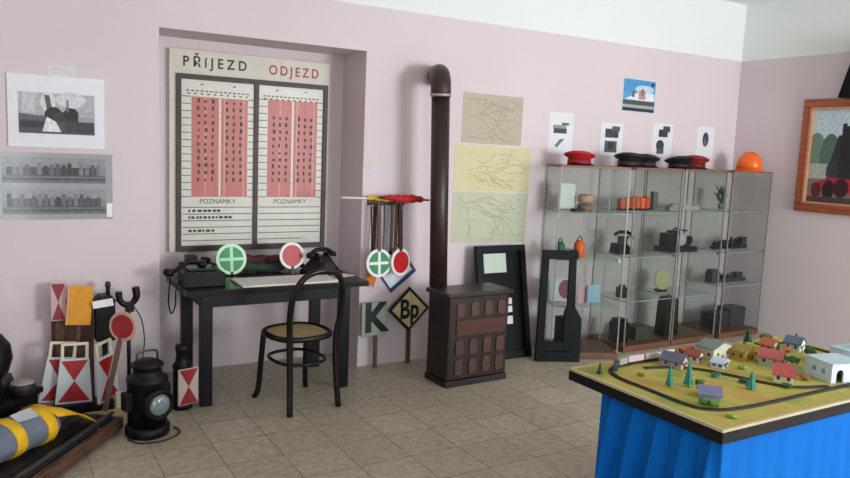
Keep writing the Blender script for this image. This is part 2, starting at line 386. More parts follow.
furled('signal_flag', 'furled dark green flag lying below the dark red one at the back of the desk', (1.33, 5.06, ZD+.034), (2.02, 4.99, ZD+.034), mat('#1f3a2c', .8), BROWN, .033, (.1, .9))
bm = bmn(); bb(bm, 1.10, 1.32, 5.0, 5.17, ZD, ZD+.075); bb(bm, 1.13, 1.20, 5.03, 5.12, ZD+.075, ZD+.13); bb(bm, 1.24, 1.29, 5.04, 5.12, ZD+.075, ZD+.11)
c = obj('apparatus_box', bm, BLACK, None, .006); tag(c, 'black apparatus with two blocks on top behind the boxy telephone', 'apparatus')
def paddle(name, label, loc, rot, rimcol, facecol, r, cross=None, hl=.2, hdir=-1, handle=BROWN, hs=(.012, .009), group=None, cut=False):
    """disc centre at the origin facing -y; handle along z*hdir"""
    t = thing(name, label, 'signal paddle', loc, rot=rot, group=group)
    bm = bmn(); disc(bm, r, .014, (0, -.007, 0)); obj('disc', bm, rimcol, t, .002)
    bm = bmn(); disc(bm, r*.80, .002, (0, -.0088, 0)); f = obj('disc_face', bm, facecol, t)
    if cross:
        bm = bmn(); bb(bm, -r*.78, r*.78, -.0108, -.009, -r*.10, r*.10); bb(bm, -r*.10, r*.10, -.0107, -.0089, -r*.78, r*.78); obj('cross', bm, cross, f)
    bm = bmn(); box(bm, (0, 0, hdir*(r+hl/2-.02)), (hs[0]*2, hs[1]*2, hl)); obj('handle', bm, handle, t, .003)
    return t
paddle('signal_paddle', 'green signal disc with pale green rim and cross leaning on the timetable board', (1.405, 4.95, ZD+.112), (-.15, 0, .05), mat('#c4ecc8', .45, var=.03), mat('#2f8f58', .5), .107, mat('#a8e6b2', .45, var=.03), .02)
paddle('signal_paddle', 'red signal disc with white rim propped on the desk beside the rotary telephone', (1.822, 4.90, ZD+.128), (-.12, 0, .1), WHITE, mat('#b3141f', .4), .095, None, .055)

# ------------------------------------------------------------------ bentwood chair
t = thing('bentwood_chair', 'dark bentwood chair with pale woven cane seat drawn up to the desk', 'chair', (1.668, 4.36, 0), R(9))
CW = mat('#0e0a08', .3, var=.3, spec=.4)
def sq(a, b, n=32, p=2.6):
    out = []
    for k in range(n):
        th = 2*PI*k/n; c_, s_ = math.cos(th), math.sin(th)
        out.append((a*math.copysign(abs(c_)**(2/p), c_), b*math.copysign(abs(s_)**(2/p), s_)))
    return out
seat = sq(.195, .195)
bm = bmn(); tube(bm, [(x, y, .455) for x, y in seat], .019, 8, closed=True); obj('seat_frame', bm, CW, t)
bm = bmn(); v = [bm.verts.new((x*.96, y*.96, .462)) for x, y in seat]; v2 = [bm.verts.new((x*.96, y*.96, .450)) for x, y in seat]
bm.faces.new(v); bm.faces.new(v2[::-1])
for k in range(32): bm.faces.new((v[k], v[(k+1) % 32], v2[(k+1) % 32], v2[k]))
def cane():
    m = mat('#b09a70', .6, var=.12, scale=60).copy(); nt = m.node_tree; b = nt.nodes['Principled BSDF']
    tc = nt.nodes.new('ShaderNodeTexCoord'); ck = nt.nodes.new('ShaderNodeTexChecker'); ck.inputs['Scale'].default_value = 90
    ck.inputs[1].default_value = lin('#c4ae82')+[1]; ck.inputs[2].default_value = lin('#7d6946')+[1]
    nt.links.new(tc.outputs['Object'], ck.inputs['Vector']); nt.links.new(ck.outputs['Color'], b.inputs['Base Color']); return m
obj('seat', bm, cane(), t)
hoop = [(-.175, -.235, 0), (-.165, -.21, .22), (-.165, -.20, .45), (-.180, -.225, .62), (-.172, -.255, .76), (-.115, -.285, .865), (0, -.30, .90), (.115, -.285, .865), (.172, -.255, .76), (.180, -.225, .62), (.165, -.20, .45), (.165, -.21, .22), (.175, -.235, 0)]
bm = bmn(); tube(bm, crom(hoop, 6), .0195, 10); obj('back_frame', bm, CW, t)
for s in (-1, 1):
    bm = bmn(); tube(bm, crom([(s*.155, .155, .45), (s*.165, .17, .25), (s*.175, .185, .06), (s*.195, .205, .0)], 6), [.0185]*19, 10); obj('front_leg', bm, CW, t)
bm = bmn(); tube(bm, [(x*.83, y*.84, .29) for x, y in sq(.195, .215)], .011, 8, closed=True); obj('leg_ring', bm, CW, t)

# ------------------------------------------------------------------ signal rack on the pier
bm = bmn(); bb(bm, 2.39, 2.70, 4.862, 4.88, 1.225, 1.265)
t = tag(obj('wall_rail', bm, BROWN, None, .003), 'short brown wooden rail on the pier holding hung signal sticks', 'rail')
for x in (2.418, 2.443, 2.508, 2.562, 2.597, 2.625):
    bm = bmn(); tube(bm, [(x, 4.861, 1.243), (x, 4.735, 1.243), (x, 4.73, 1.257)], .004, 6); obj('peg', bm, STEEL, t)
furled('signal_flag', 'furled yellow flag on white stick lying across the top of the wall rail', (2.15, 4.81, 1.285), (2.72, 4.818, 1.275), mat('#d9b93a', .75), WHITE, .021, (.36, .98))
furled('signal_flag', 'furled bright red flag lying across the right end of the wall rail', (2.85, 4.755, 1.272), (2.42, 4.75, 1.292), mat('#b3121f', .75), BROWN, .032, (.14, .9))
STRIPE = wood('#3a2119', '#6a4028', .5, (30, 30, 3))
paddle('signal_paddle', 'round green paddle with white cross hung upside down from the wall rail', (2.43, 4.735, .812), (-.05, 0, .05), WHITE, mat('#10824a', .45), .105, WHITE, .36, 1, STRIPE, (.016, .008))
paddle('signal_paddle', 'red oval-looking paddle with white rim hung turned aside from the wall rail', (2.610, 4.735, .812), (-.05, 0, .32), WHITE, mat('#bd1420', .45), .102, None, .36, 1, mat('#2c1c18', .5), (.017, .010))
def hung(label, x, y, col, z0=.80, z1=1.235, w=.026, d=.016):
    c = obj('signal_stick', (lambda b_: (box(b_, (0, 0, (z0-z1)/2), (w, d, z1-z0)), b_)[1])(bmn()), col, None, .003); place(c, (x, y, z1)); tag(c, label, 'stick', 'signal sticks hung on the wall rail'); return c
hung('brown signal stick hung leftmost on the rail, left of the green paddle', 2.418, 4.80, mat('#3b2a22', .6), .87)
hung('slim blue-grey stick hung on the rail right of the green paddle handle', 2.508, 4.80, mat('#5d6470', .5), .87, w=.020)
hung('slim black stick hung in the middle of the rail', 2.562, 4.80, mat('#18191b', .5), .86, w=.022)
hung('tan wooden stick hung on the rail just left of the red paddle handle', 2.597, 4.80, wood('#7a5c32', '#98794a', .5, (30, 30, 3)), .86)
t = thing('orange_flag', 'small orange flag hung low on the pier beside the desk corner', 'flag', (2.425, 4.84, .80))
bm = bmn(); tube(bm, [(0, .03, .42), (0, 0, -.02)], .006, 6); obj('stick', bm, BROWN, t)
bm = bmn(); prism(bm, [(-.045, -.12), (.02, -.19), (.055, -.08), (.01, 0), (-.01, 0)], .012, TR((0, -.006, 0))); obj('cloth', bm, mat('#d07a2c', .8), t, .003)
def diamond(bm, h, d, mi=0, y=0, off=(0, 0)): prism(bm, [(off[0], -h+off[1]), (h+off[0], off[1]), (off[0], h+off[1]), (-h+off[0], off[1])], d, TR((0, y, 0)), mi)
t = thing('diamond_sign', 'white diamond sign with blue edge on the wall behind the hung paddles', 'sign', (2.64, 4.872, .742), rot=(0, R(8), 0))
bm = bmn(); diamond(bm, .19, .008, y=-.004); obj('plate', bm, mat('#27406e', .5), t)
bm = bmn(); diamond(bm, .163, .002, y=-.0062, off=(-.014, .006)); obj('face', bm, mat('#dfe6ee', .5, var=.03), t)
t = thing('letter_sign', 'grey-green square sign with black letter K on a floor stick', 'sign', (2.452, 4.80, 0), rot=(-.025, 0, 0))
bm = bmn(); bb(bm, -.112, .098, -.008, .008, .25, .505); obj('plate', bm, mat('#93a292', .55, var=.1), t, .003)
text('letter', 'K', .30, mat('#0d1512', .5), t, (0, -.0088, .378), bold=.012, sx=.95)
bm = bmn(); box(bm, (.015, .016, .2), (.028, .016, .41)); obj('stick', bm, mat('#5e4a3c', .6), t)
t = thing('diamond_sign', 'cream diamond sign with black border and letters Bp on a brown stick', 'sign', (2.742, 4.80, 0), rot=(-.025, 0, 0))
bm = bmn(); prism(bm, [(.0, .255), (.182, .43), (.0, .605), (-.182, .43)], .014, TR((0, -.007, 0))); obj('plate', bm, mat('#15161a', .5), t, .003)
bm = bmn(); prism(bm, [(.0, .287), (.150, .43), (.0, .573), (-.150, .43)], .002, TR((0, -.009, 0))); obj('face', bm, mat('#c9bb8c', .55), t)
text('lettering', 'Bp', .205, mat('#141414', .5), t, (0, -.0098, .425), bold=.006, sx=.78)
bm = bmn(); box(bm, (.012, .017, .2), (.03, .018, .41)); obj('stick', bm, mat('#5a3526', .6), t)
for k, x in enumerate((2.455, 2.56)):
    c = card('paper_note', .06, .055, '#d6cfd8', [(rc(.15, .4, .85, .6), '#c9c8d6')]); place(c, (x, WY, 1.462))
    tag(c, ['tiny pale label on the wall above the yellow flag', 'tiny pale label on the wall above the red flag'][k], 'paper')

# ------------------------------------------------------------------ stove and pipe
t = thing('stove', 'dark brown enamelled stove with panelled front standing by the back wall', 'stove', (2.958, 4.31, 0), R(1.5))
SB = mat('#1f0f0d', .35, var=.2, scale=6); SW = mat('#4c3026', .4, var=.3, scale=30); SM = mat('#48231a', .35, var=.12)
bm = bmn(); bb(bm, -.262, .262, -.13, .14, .045, .64); obj('body', bm, SB, t, .012)
bm = bmn(); bb(bm, -.285, .285, -.15, .15, .64, .672); obj('top_plate', bm, SB, t, .008)
bm = bmn(); bb(bm, -.27, .27, -.135, .14, .0, .045); obj('base', bm, mat('#1c0f0d', .5), t, .004)
bm = bmn(); bb(bm, -.20, .235, -.139, -.13, .365, .475); obj('door', bm, SM, t, .004)
for x in (-.165, -.045, .075, .19):
    for z0, z1 in ((.50, .60), (.225, .335), (.085, .195)):
        bm = bmn(); w = .034
        prism(bm, [(x-w, z0+.015), (x-w*.7, z0), (x+w*.7, z0), (x+w, z0+.015), (x+w, z1-.015), (x+w*.7, z1), (x-w*.7, z1), (x-w, z1-.015)], .012, TR((0, -.139, 0)))
        obj('grille_window', bm, SW, t, .003)
t = thing('stove_pipe', 'tall dark brown stove pipe bending into the wall above the stove', 'pipe', (2.852, 4.54, 0), rot=(0, R(-2.0), 0))
PB = mat('#2c1d1c', .4, var=.25, scale=20)
bm = bmn(); tube(bm, [(0, 0, .40), (0, 0, 2.06)], .066, 24); obj('flue', bm, PB, t)
bm = bmn(); tube(bm, [(0, 0, 2.05)]+bez((0, 0, 2.06), (0, .0, 2.195), (.075, .15, 2.20), 8)+[Vector((.17, .339, 2.20))], .073, 24); obj('elbow', bm, mat('#33231f', .42, var=.3, scale=20), t)
bm = bmn(); tube(bm, [(0, 0, 2.03), (0, 0, 2.05)], .077, 24); obj('collar', bm, mat('#b0a6a2', .4, metal=.5), t)
bm = bmn(); tube(bm, [(.03, -.095, .47), (0.01, 0, .47)], .055, 16); obj('stub', bm, PB, t)

# ------------------------------------------------------------------ maps
def mapcard(label, x0, x1, z0, z1, base, line, sd, rot=0):
    random.seed(sd); w, h = x1-x0, z1-z0; t = thing('wall_map', label, 'map', ((x0+x1)/2, WY, (z0+z1)/2), rot=(0, rot, 0))
    o = card('sheet', w, h, base, [], .002, t)
    bm = bmn()
    for k in range(20):
        p = Vector((random.uniform(-.45, .1)*w, -.0026, random.uniform(-.42, .42)*h)); pts = [p]; a = random.uniform(-.5, .5)
        for j in range(10):
            a += random.uniform(-.6, .6); q = pts[-1]+Vector((math.cos(a)*w*.06, 0, math.sin(a)*w*.05))
            if abs(q.x) > w*.46 or abs(q.z) > h*.45: break
            pts.append(q)
        if len(pts) > 2: tube(bm, crom(pts, 3), .0013, 4)
    for k in range(26): box(bm, (random.uniform(-.45, .45)*w, -.0026, random.uniform(-.43, .43)*h), (random.uniform(.01, .03), .0006, .003))
    obj('line_work', bm, mat(line, .7), t)
mapcard('beige railway map on the wall, topmost of three beside the stove pipe', 3.195, 3.785, 1.715, 2.108, '#b9ad9b', '#a09482', 11, .01)
mapcard('pale yellow railway map in the middle of three beside the stove pipe', 3.14, 3.89, 1.335, 1.70, '#cfc99f', '#aaa374', 12, .01)
mapcard('pale green railway map, lowest of three beside the stove pipe', 3.14, 3.885, .915, 1.325, '#bdc2a8', '#929a7e', 13, .012)

# ------------------------------------------------------------------ dark door panels leaning behind the stove
DG = mat('#081112', .55, var=.3, scale=8, spec=.2)
t = thing('door_panel', 'dark green wooden door panel with notice sheet leaning behind the stove', 'panel', (3.575, 4.60, 0), rot=(-.19, 0, 0))
bm = bmn(); bb(bm, -.27, .22, 0, .02, 0, .92); obj('panel', bm, mat('#05080a', .6, var=.3, spec=.2), t, .003)
bm = bmn(); bb(bm, -.27, -.215, -.014, 0, 0, .92); bb(bm, .165, .22, -.014, 0, 0, .92); bb(bm, -.215, .165, -.014, 0, .865, .92); bb(bm, -.215, .165, -.014, 0, 0, .07); obj('frame', bm, DG, t, .003)
bm = bmn(); bb(bm, -.20, .02, -.006, -.0005, .70, .855); obj('notice_sheet', bm, mat('#b9cbbb', .6, var=.06), t)
bm = bmn()
for z in (.44, .375, .28): bb(bm, -.01, .055, -.006, -.0005, z, z+(.05 if z > .3 else .065))
obj('white_stickers', bm, mat('#d8dbd8', .5), t)
t = thing('cab_door', 'dark green glazed door with slanted lower corner leaning by the first cabinet', 'door', (3.915, 4.385, 0), rot=(-.03, 0, R(-25)))
bm = bmn()
def quadbox(P, y0=-.02, y1=.02): prism(bm, P, y1-y0, TR((0, y0, 0)))
quadbox([(-.20, .08), (-.14, .08), (-.13, .90), (-.185, .90)])
quadbox([(-.13, .83), (.04, .83), (.045, .90), (-.13, .90)])
quadbox([(.04, .90), (.04, .45), (.10, .45), (.09, .90)])
quadbox([(-.14, .10), (.16, .08), (.16, .16), (-.14, .16)])
quadbox([(.02, .16), (.16, .16), (.16, .35), (.10, .45), (.04, .45), (.02, .40)])
obj('frame', bm, mat('#071112', .6, var=.25, scale=8, spec=.2), t)
bm = bmn(); prism(bm, [(-.14, .16), (.02, .16), (.02, .40), (.04, .45), (.04, .83), (-.13, .83)], .004, TR((0, -.002, 0))); obj('glass', bm, GLASS, t)
bm = bmn(); bb(bm, -.20, .16, -.022, .022, 0, .08); obj('bottom_rail', bm, DG, t)

# ------------------------------------------------------------------ glass display cabinets
CY0, CY1 = 4.36, 4.80; TW = .575; TX = [3.95, 4.60, 5.19, 5.84]; C1, A1 = (4.235, 4.55), R(-25); CZ = 1.575
SH = [[.44, .82, 1.20], [.44, .82, 1.20], [.44, .82, 1.20], [.50, .82, 1.20]]
FR = wood('#5a3a2a', '#6e4a36'); EDGE = mat('#7f9a90', .2, var=.05); POSTM = mat('#8b8d89', .45, metal=.2)
def cabinet(i, label):
    t = thing('glass_cabinet', label, 'cabinet', (TX[i]+TW/2, (CY0+CY1)/2, 0) if i else (C1[0], C1[1], 0), 0 if i else A1, 'glass display cabinets')
    w, d = TW/2, (CY1-CY0)/2
    bm = bmn(); bb(bm, -w, w, -d, d, 0, .055); obj('base', bm, FR, t, .003)
    bm = bmn(); bb(bm, -w, w, -d, d, CZ-.018, CZ); obj('top', bm, mat('#7d5c48', .5), t, .002)
    for x in (-w+.007, w-.007):
        for y in (-d+.007, d-.007):
            bm = bmn(); bb(bm, x-.0045, x+.0045, y-.0045, y+.0045, .055, CZ-.018); obj('corner_post', bm, POSTM, t)
    for a in ((-w+.003, -w+.006, -d+.014, d-.014), (w-.006, w-.003, -d+.014, d-.014), (-w+.014, w-.014, d-.006, d-.003)):
        bm = bmn(); bb(bm, a[0], a[1], a[2], a[3], .055, CZ-.018); obj('glass_side', bm, PANE, t)
    bm = bmn(); bb(bm, -w+.014, w-.014, -d+.003, -d+.006, .055, CZ-.018); dr = obj('glass_door', bm, PANE, t)
    bm = bmn(); box(bm, (w-.05, -d-.006, .82), (.02, .014, .03)); obj('lock', bm, STEEL, dr)
    for z in SH[i]:
        bm = bmn(); bb(bm, -w+.015, w-.015, -d+.015, d-.015, z-.008, z-.0001)
        s = obj('glass_shelf', bm, PANE, t)
        bm = bmn(); bb(bm, -w+.015, w-.015, -d+.0125, -d+.0145, z-.009, z); bb(bm, -w+.0135, -w+.0148, -d+.015, d-.015, z-.008, z-.001); obj('shelf_edge', bm, EDGE, s)
    return t
for i, l in enumerate(['leftmost glass display cabinet with small red cap on top', 'second glass display cabinet from the left holding orange items on its top shelf',
                       'third glass display cabinet from the left with pale round plate inside', 'rightmost glass display cabinet with orange helmet on top, by the room corner']):
    cabinet(i, l)
def T(i, fx, fy=.5):
    if i == 0:
        u, v = (fx-.5)*(TW-.06), (fy-.5)*.38
        return C1[0]+u*math.cos(A1)-v*math.sin(A1), C1[1]+u*math.sin(A1)+v*math.cos(A1)
    return TX[i]+.03+fx*(TW-.06), CY0+.03+fy*(CY1-CY0-.06)
def simple(name, label, cat, bm, m, loc, rz=0, bevel=.002, group=None, smooth=False):
    o = obj(name, bm, m, None, bevel, smooth); place(o, loc, (0, 0, rz)); return tag(o, label, cat, group)
def loc3(i, fx, fy, z): x, y = T(i, fx, fy); return (x, y, z)
# cabinet 1
t = thing('framed_document', 'white framed document standing on the top shelf of the leftmost cabinet', 'document', loc3(0, .19, .45, 1.20), rot=(-.08, 0, A1))
bm = bmn(); bb(bm, -.075, .075, -.004, .006, 0, .235); obj('frame', bm, mat('#9aa3a0', .4), t)
bm = bmn(); bb(bm, -.064, .064, -.006, -.004, .012, .222); obj('page', bm, mat('#d5dcd8', .6, var=.04), t)
for k, (z, c_) in enumerate(((0, '#7f6a52'), (.075, '#b59d84'))):
    bm = bmn(); lathe(bm, [(.06, 0), (.066, .02), (.066, .045), (.05, .065), (0, .07)], 18)
    simple('uniform_hat', ['brown round hat at the bottom of the pair in the leftmost cabinet', 'tan round hat stacked on the brown one in the leftmost cabinet'][k], 'hat', bm, mat(c_, .7), loc3(0, .47, .40, 1.20+z), 0, 0, 'stacked hats')
bm = bmn(); bb(bm, -.05, .05, -.03, .03, 0, .028); simple('small_box', 'low dark box in front of the stacked hats, leftmost cabinet', 'box', bm, mat('#33352f', .6), loc3(0, .30, .15, 1.20))
def lantern(label, loc, col, s=1):
    t = thing('hand_lantern', label, 'lantern', loc)
    bm = bmn(); lathe(bm, [(.035*s, 0), (.04*s, .01*s), (.04*s, .10*s), (.02*s, .125*s), (0, .13*s)], 14); obj('body', bm, col, t)
    bm = bmn(); tube(bm, [(-.03*s, 0, .10*s)]+bez((-.03*s, 0, .11*s), (0, 0, .2*s), (.03*s, 0, .11*s), 6), .004, 6); obj('handle', bm, BLACK, t)
lantern('green hand lantern on the second shelf of the leftmost cabinet', loc3(0, .09, .32, .82), mat('#14663a', .4), 1.0)
lantern('orange hand lantern on the second shelf of the leftmost cabinet', loc3(0, .40, .30, .82), mat('#e0601c', .4), 1.15)
bm = bmn(); lathe(bm, [(.035, 0), (.042, .06), (.04, .065), (0, .065)], 16); simple('white_mug', 'pale grey mug between the green and orange lanterns', 'mug', bm, mat('#b6b8ae', .4), loc3(0, .24, .45, .82), 0, 0)
bm = bmn(); lathe(bm, [(.05, 0), (.05, .05), (.03, .07), (0, .07)], 16); simple('dark_bowl', 'small dark tin in front of the pale mug, leftmost cabinet', 'tin', bm, BLACK, loc3(0, .26, .13, .82), 0, 0)
t = thing('painted_plaque', 'pale plaque with burgundy oval on the third shelf of the leftmost cabinet', 'plaque', loc3(0, .24, .45, .44), rot=(-.12, 0, A1))
bm = bmn(); bb(bm, -.13, .10, -.004, .006, 0, .19); obj('board', bm, mat('#bfc8cb', .5), t)
bm = bmn(); prism(bm, el(.01, .1, .06, .08, 20), .003, TR((0, -.007, 0))); obj('oval', bm, mat('#7a2436', .5), t)
bm = bmn(); bb(bm, -.05, .05, -.003, .003, 0, .15); simple('pink_card', 'pink card propped beside the burgundy oval plaque', 'card', bm, mat('#c49aa4', .6), loc3(0, .50, .3, .44), 0, 0)
t = thing('blue_booklet', 'light blue booklet standing open on the third shelf of the leftmost cabinet', 'booklet', loc3(0, .70, .3, .44))
for s in (-1, 1):
    bm = bmn(); box(bm, (s*.035, .02, .075), (.075, .004, .15), (0, 0, -s*.5)); obj('cover', bm, mat('#8fb6cc', .5), t)
bm = bmn(); bb(bm, -.08, .08, -.06, .06, 0, .26); simple('dark_case', 'upright black case on the floor of the leftmost cabinet', 'case', bm, BLACK, loc3(0, .3, .4, .055))
# cabinet 2
random.seed(5)
for k in range(6):
    x = .045+.118*k
    t = thing('toy_wagon', 'small orange-red toy wagon, number %s from the left in the orange row' % ['one', 'two', 'three', 'four', 'five', 'six'][k], 'toy wagon', loc3(1, x, .45, 1.20), 0, 'orange toy wagons')
    t['label'] = ['leftmost orange-red toy wagon in the row on the top shelf', 'second orange-red toy wagon from the left on the top shelf', 'third orange-red toy wagon from the left on the top shelf', 'third orange-red toy wagon from the right, second cabinet', 'second orange-red toy wagon from the right beside the grey gauge', 'rightmost orange-red toy wagon next to the grey gauge'][k]
    bm = bmn(); bb(bm, -.024, .024, -.025, .025, .016, .075+random.uniform(0, .05)); bb(bm, -.014, .014, -.02, .02, .07, .10); obj('body', bm, mat(['#d4542a', '#e06a38', '#c64a2c'][k % 3], .5), t, .003)
    for sx in (-.018, .018):
        bm = bmn(); tube(bm, [(sx, -.028, .011), (sx, .028, .011)], .011, 10); obj('wheel_set', bm, BLACK, t)
bm = bmn(); bb(bm, -.028, .028, -.02, .02, 0, .165); bb(bm, -.018, .018, -.023, -.02, .02, .15); simple('grey_gauge', 'upright dark grey gauge at the right end of the orange wagons', 'gauge', bm, mat('#5d6462', .4), loc3(1, .86, .5, 1.20))
t = thing('desk_telephone', 'black desk telephone with pale dial on the second shelf of the second cabinet', 'telephone', loc3(1, .17, .5, .82))
bm = bmn(); prism(bm, [(-.08, 0), (.08, 0), (.065, .09), (-.065, .09)], .13, TR((0, -.06, 0))); obj('body', bm, BLACK, t, .005)
bm = bmn(); lathe(bm, [(.04, 0), (.04, .008), (0, .008)], 18, TR((.03, -.062, .11), (R(80), 0, 0))); obj('dial', bm, mat('#aaa49c', .4), t)
bm = bmn(); bb(bm, -.03, .09, -.05, .03, .09, .155); obj('upper_case', bm, mat('#5a3a3a', .4), t, .005)
bm = bmn(); tube(bm, [(-.09, 0, .17), (-.05, 0, .19), (.05, 0, .19), (.1, 0, .17)], .016, 8); obj('handset', bm, BLACK, t)
bm = bmn(); bb(bm, -.035, .035, -.04, .04, 0, .09); bb(bm, -.02, .02, -.02, .02, .09, .115); simple('relay_box', 'small dark red relay box on the third shelf of the second cabinet', 'box', bm, mat('#2e1d1e', .4), loc3(1, .18, .4, .44))
bm = bmn(); bb(bm, -.06, .06, -.06, .06, 0, .17); bb(bm, -.05, .05, -.05, .05, .17, .20); simple('battery_box', 'black battery box on the floor of the second cabinet', 'box', bm, BLACK, loc3(1, .17, .4, .055))
bm = bmn(); bb(bm, -.09, .09, -.07, .07, 0, .12); simple('green_box', 'dark green low box on the floor of the second cabinet', 'box', bm, mat('#2c3b34', .5), loc3(1, .62, .4, .055))
# cabinet 3
def loco(name, label, loc, L, col, col2, s=1, cat='model train'):
    t = thing(name, label, cat, loc)
    bm = bmn(); bb(bm, -L/2, L/2, -.03*s, .03*s, .02*s, .04*s); obj('frame', bm, BLACK, t)
    bm = bmn(); tube(bm, [(-L*.42, 0, .065*s), (L*.15, 0, .065*s)], .027*s, 12); tube(bm, [(-L*.33, 0, .085*s), (-L*.33, 0, .12*s)], .011*s, 8); tube(bm, [(-L*.08, 0, .085*s), (-L*.08, 0, .105*s)], .013*s, 8); obj('boiler', bm, col, t)
    bm = bmn(); bb(bm, L*.16, L*.42, -.03*s, .03*s, .04*s, .11*s); bb(bm, L*.14, L*.44, -.034*s, .034*s, .11*s, .118*s); obj('cab', bm, col2, t)
    for k in range(4):
        bm = bmn(); tube(bm, [(-L*.38+k*L*.25, -.034*s, .018*s), (-L*.38+k*L*.25, .034*s, .018*s)], .018*s, 12); obj('wheel_set', bm, mat('#2a2a2c', .4), t)
    return t
bm = bmn(); bb(bm, -.20, .20, -.03, .03, .012, .05); bb(bm, -.16, .1, -.025, .025, .05, .065)
simple('grey_model', 'long pale grey model wagon on the top shelf of the third cabinet', 'model train', bm, mat('#9fa39e', .5), loc3(2, .45, .5, 1.188))
t = thing('telegraph_machine', 'black telegraph machine with white disc on the second shelf of the third cabinet', 'telegraph', loc3(2, .36, .5, .82))
bm = bmn(); bb(bm, -.19, .19, -.09, .09, 0, .045); obj('base', bm, BLACK, t, .004)
bm = bmn(); lathe(bm, [(.055, 0), (.055, .02), (0, .02)], 20, TR((.01, -.04, .11), (R(90), 0, 0))); obj('white_disc', bm, mat('#a8aba8', .4), t)
bm = bmn(); bb(bm, -.17, -.09, -.05, .05, .045, .17); bb(bm, .07, .12, -.05, .05, .045, .14); lathe(bm, [(.04, 0), (.04, .03), (0, .03)], 18, TR((.15, -.0, .10), (R(90), 0, 0))); bb(bm, -.08, .05, .0, .05, .045, .19); obj('mechanism', bm, IRON, t, .003)
bm = bmn(); tube(bm, crom([(-.13, -.05, .17), (-.1, -.06, .22), (0, -.05, .2), (.1, -.03, .19)], 4), .008, 6); obj('arm', bm, IRON, t)
t = thing('enamel_plate', 'pale yellow round plate standing on the third shelf of the third cabinet', 'plate', loc3(2, .17, .6, .44))
bm = bmn(); disc(bm, .095, .01, (0, 0, .115), (-.15, 0, 0)); obj('plate', bm, mat('#b9b58a', .5), t)
bm = bmn(); bb(bm, -.05, .05, -.02, .05, 0, .02); obj('stand', bm, BLACK, t)
t = thing('uniform_case', 'tall black leather case on the floor of the third cabinet', 'case', loc3(2, .2, .4, .055))
bm = bmn(); prism(bm, [(-.095, 0), (.095, 0), (.07, .32), (.05, .35), (-.05, .35), (-.075, .32)], .12, TR((0, -.06, 0))); obj('body', bm, BLACK, t, .006)
bm = bmn(); tube(bm, bez((-.03, 0, .345), (0, 0, .40), (.03, 0, .345), 6), .006, 6); obj('handle', bm, BLACK, t)
# cabinet 4
loco('model_locomotive', 'black model steam locomotive at the left on the second shelf of the rightmost cabinet', loc3(3, .22, .45, .82), .20, BLACK, mat('#23302a', .4), .75)
loco('model_locomotive', 'larger black model locomotive at the right on the second shelf of the rightmost cabinet', loc3(3, .72, .45, .82), .26, BLACK, mat('#2a2a2a', .4), .95)
bm = bmn(); bb(bm, -.06, .06, -.04, .04, 0, .11); bb(bm, -.05, .05, -.035, .035, .11, .13); simple('signal_box_model', 'dark grey block model at the left on the third shelf of the rightmost cabinet', 'model', bm, mat('#3f4347', .5), loc3(3, .12, .45, .50))
bm = bmn(); bb(bm, -.19, .19, -.04, .04, 0, .035); bb(bm, -.15, .02, -.03, .03, .035, .07); bb(bm, .05, .15, -.03, .03, .035, .085); simple('model_wagon', 'long dark model railcar on the third shelf of the rightmost cabinet', 'model train', bm, mat('#2c2f2d', .5), loc3(3, .62, .45, .50))
bm = bmn(); bb(bm, -.12, .12, -.012, .012, 0, .035); simple('white_rail_model', 'pale model carriage behind the long dark railcar', 'model train', bm, mat('#a9aba6', .5), loc3(3, .6, .75, .50))
bm = bmn(); bb(bm, -.11, .11, -.08, .08, 0, .16); simple('dark_box', 'dark brown box at the left on the floor of the rightmost cabinet', 'box', bm, mat('#201a1c', .5), loc3(3, .25, .4, .055))
bm = bmn(); bb(bm, -.11, .11, -.08, .08, 0, .19); simple('grey_box', 'slate grey box at the right on the floor of the rightmost cabinet', 'box', bm, mat('#2e363c', .5), loc3(3, .75, .45, .055))
bm = bmn()
random.seed(2)
for k in range(16): tube(bm, crom([(0, 0, .05), (random.uniform(-.05, .05), random.uniform(-.05, .05), .13), (random.uniform(-.1, .1), random.uniform(-.08, .08), random.uniform(.12, .24))], 4), [.004, .006, .008, .008, .008, .008, .008, .006, .003], 5)
pl = thing('reflection_plant', 'made-up potted greenery imitating a leafy reflection on the top shelf of the rightmost cabinet', 'plant', loc3(3, .25, .5, 1.20))  # plant and pot are made up, standing in for a green reflection
obj('leaves', bm, mat('#6f8f5a', .6), pl)
bm = bmn(); lathe(bm, [(.03, 0), (.042, .06), (.03, .06), (0, .055)], 16); obj('pot', bm, mat('#8a8f86', .6), pl)
# hats on the cabinets
def cap(label, loc, rz, crown, band, w=.13, h=.07, visor=True):
    t = thing('peaked_cap', label, 'cap', loc, rz)
    bm = bmn(); lathe(bm, [(.70*w, .02), (.74*w, .38*h), (.96*w, .52*h), (1.06*w, .62*h), (1.02*w, .70*h), (.7*w, .86*h), (.35*w, .93*h), (0, .95*h)], 26, TR((0, 0, .02), (R(-9), R(5), 0)) @ Matrix.Diagonal((1, .9, 1, 1))); obj('crown', bm, crown, t)
    bm = bmn(); lathe(bm, [(.70*w, 0), (.78*w, 0), (.78*w, .5*h), (.70*w, .5*h)], 26, Matrix.Diagonal((1, .9, 1, 1))); obj('band', bm, band, t)
    if visor:
        bm = bmn(); n = 12; A = []; B = []
        for k in range(n+1):
            a = PI*(1.15+.7*k/n); A.append(bm.verts.new((.8*w*math.cos(a), .72*w*math.sin(a), .014))); B.append(bm.verts.new((.95*w*math.cos(a), 1.25*w*math.sin(a)-.0, .002)))
        for k in range(n): bm.faces.new((A[k], A[k+1], B[k+1], B[k]))
        v = obj('visor', bm, BLACK, t); s = v.modifiers.new('solid', 'SOLIDIFY'); s.thickness = .004; s.offset = 1
    return t
cap('small red peaked cap on top of the leftmost cabinet', (4.145, 4.56, CZ), -.3, mat('#b01820', .6), mat('#8c1018', .6), .125, .10)
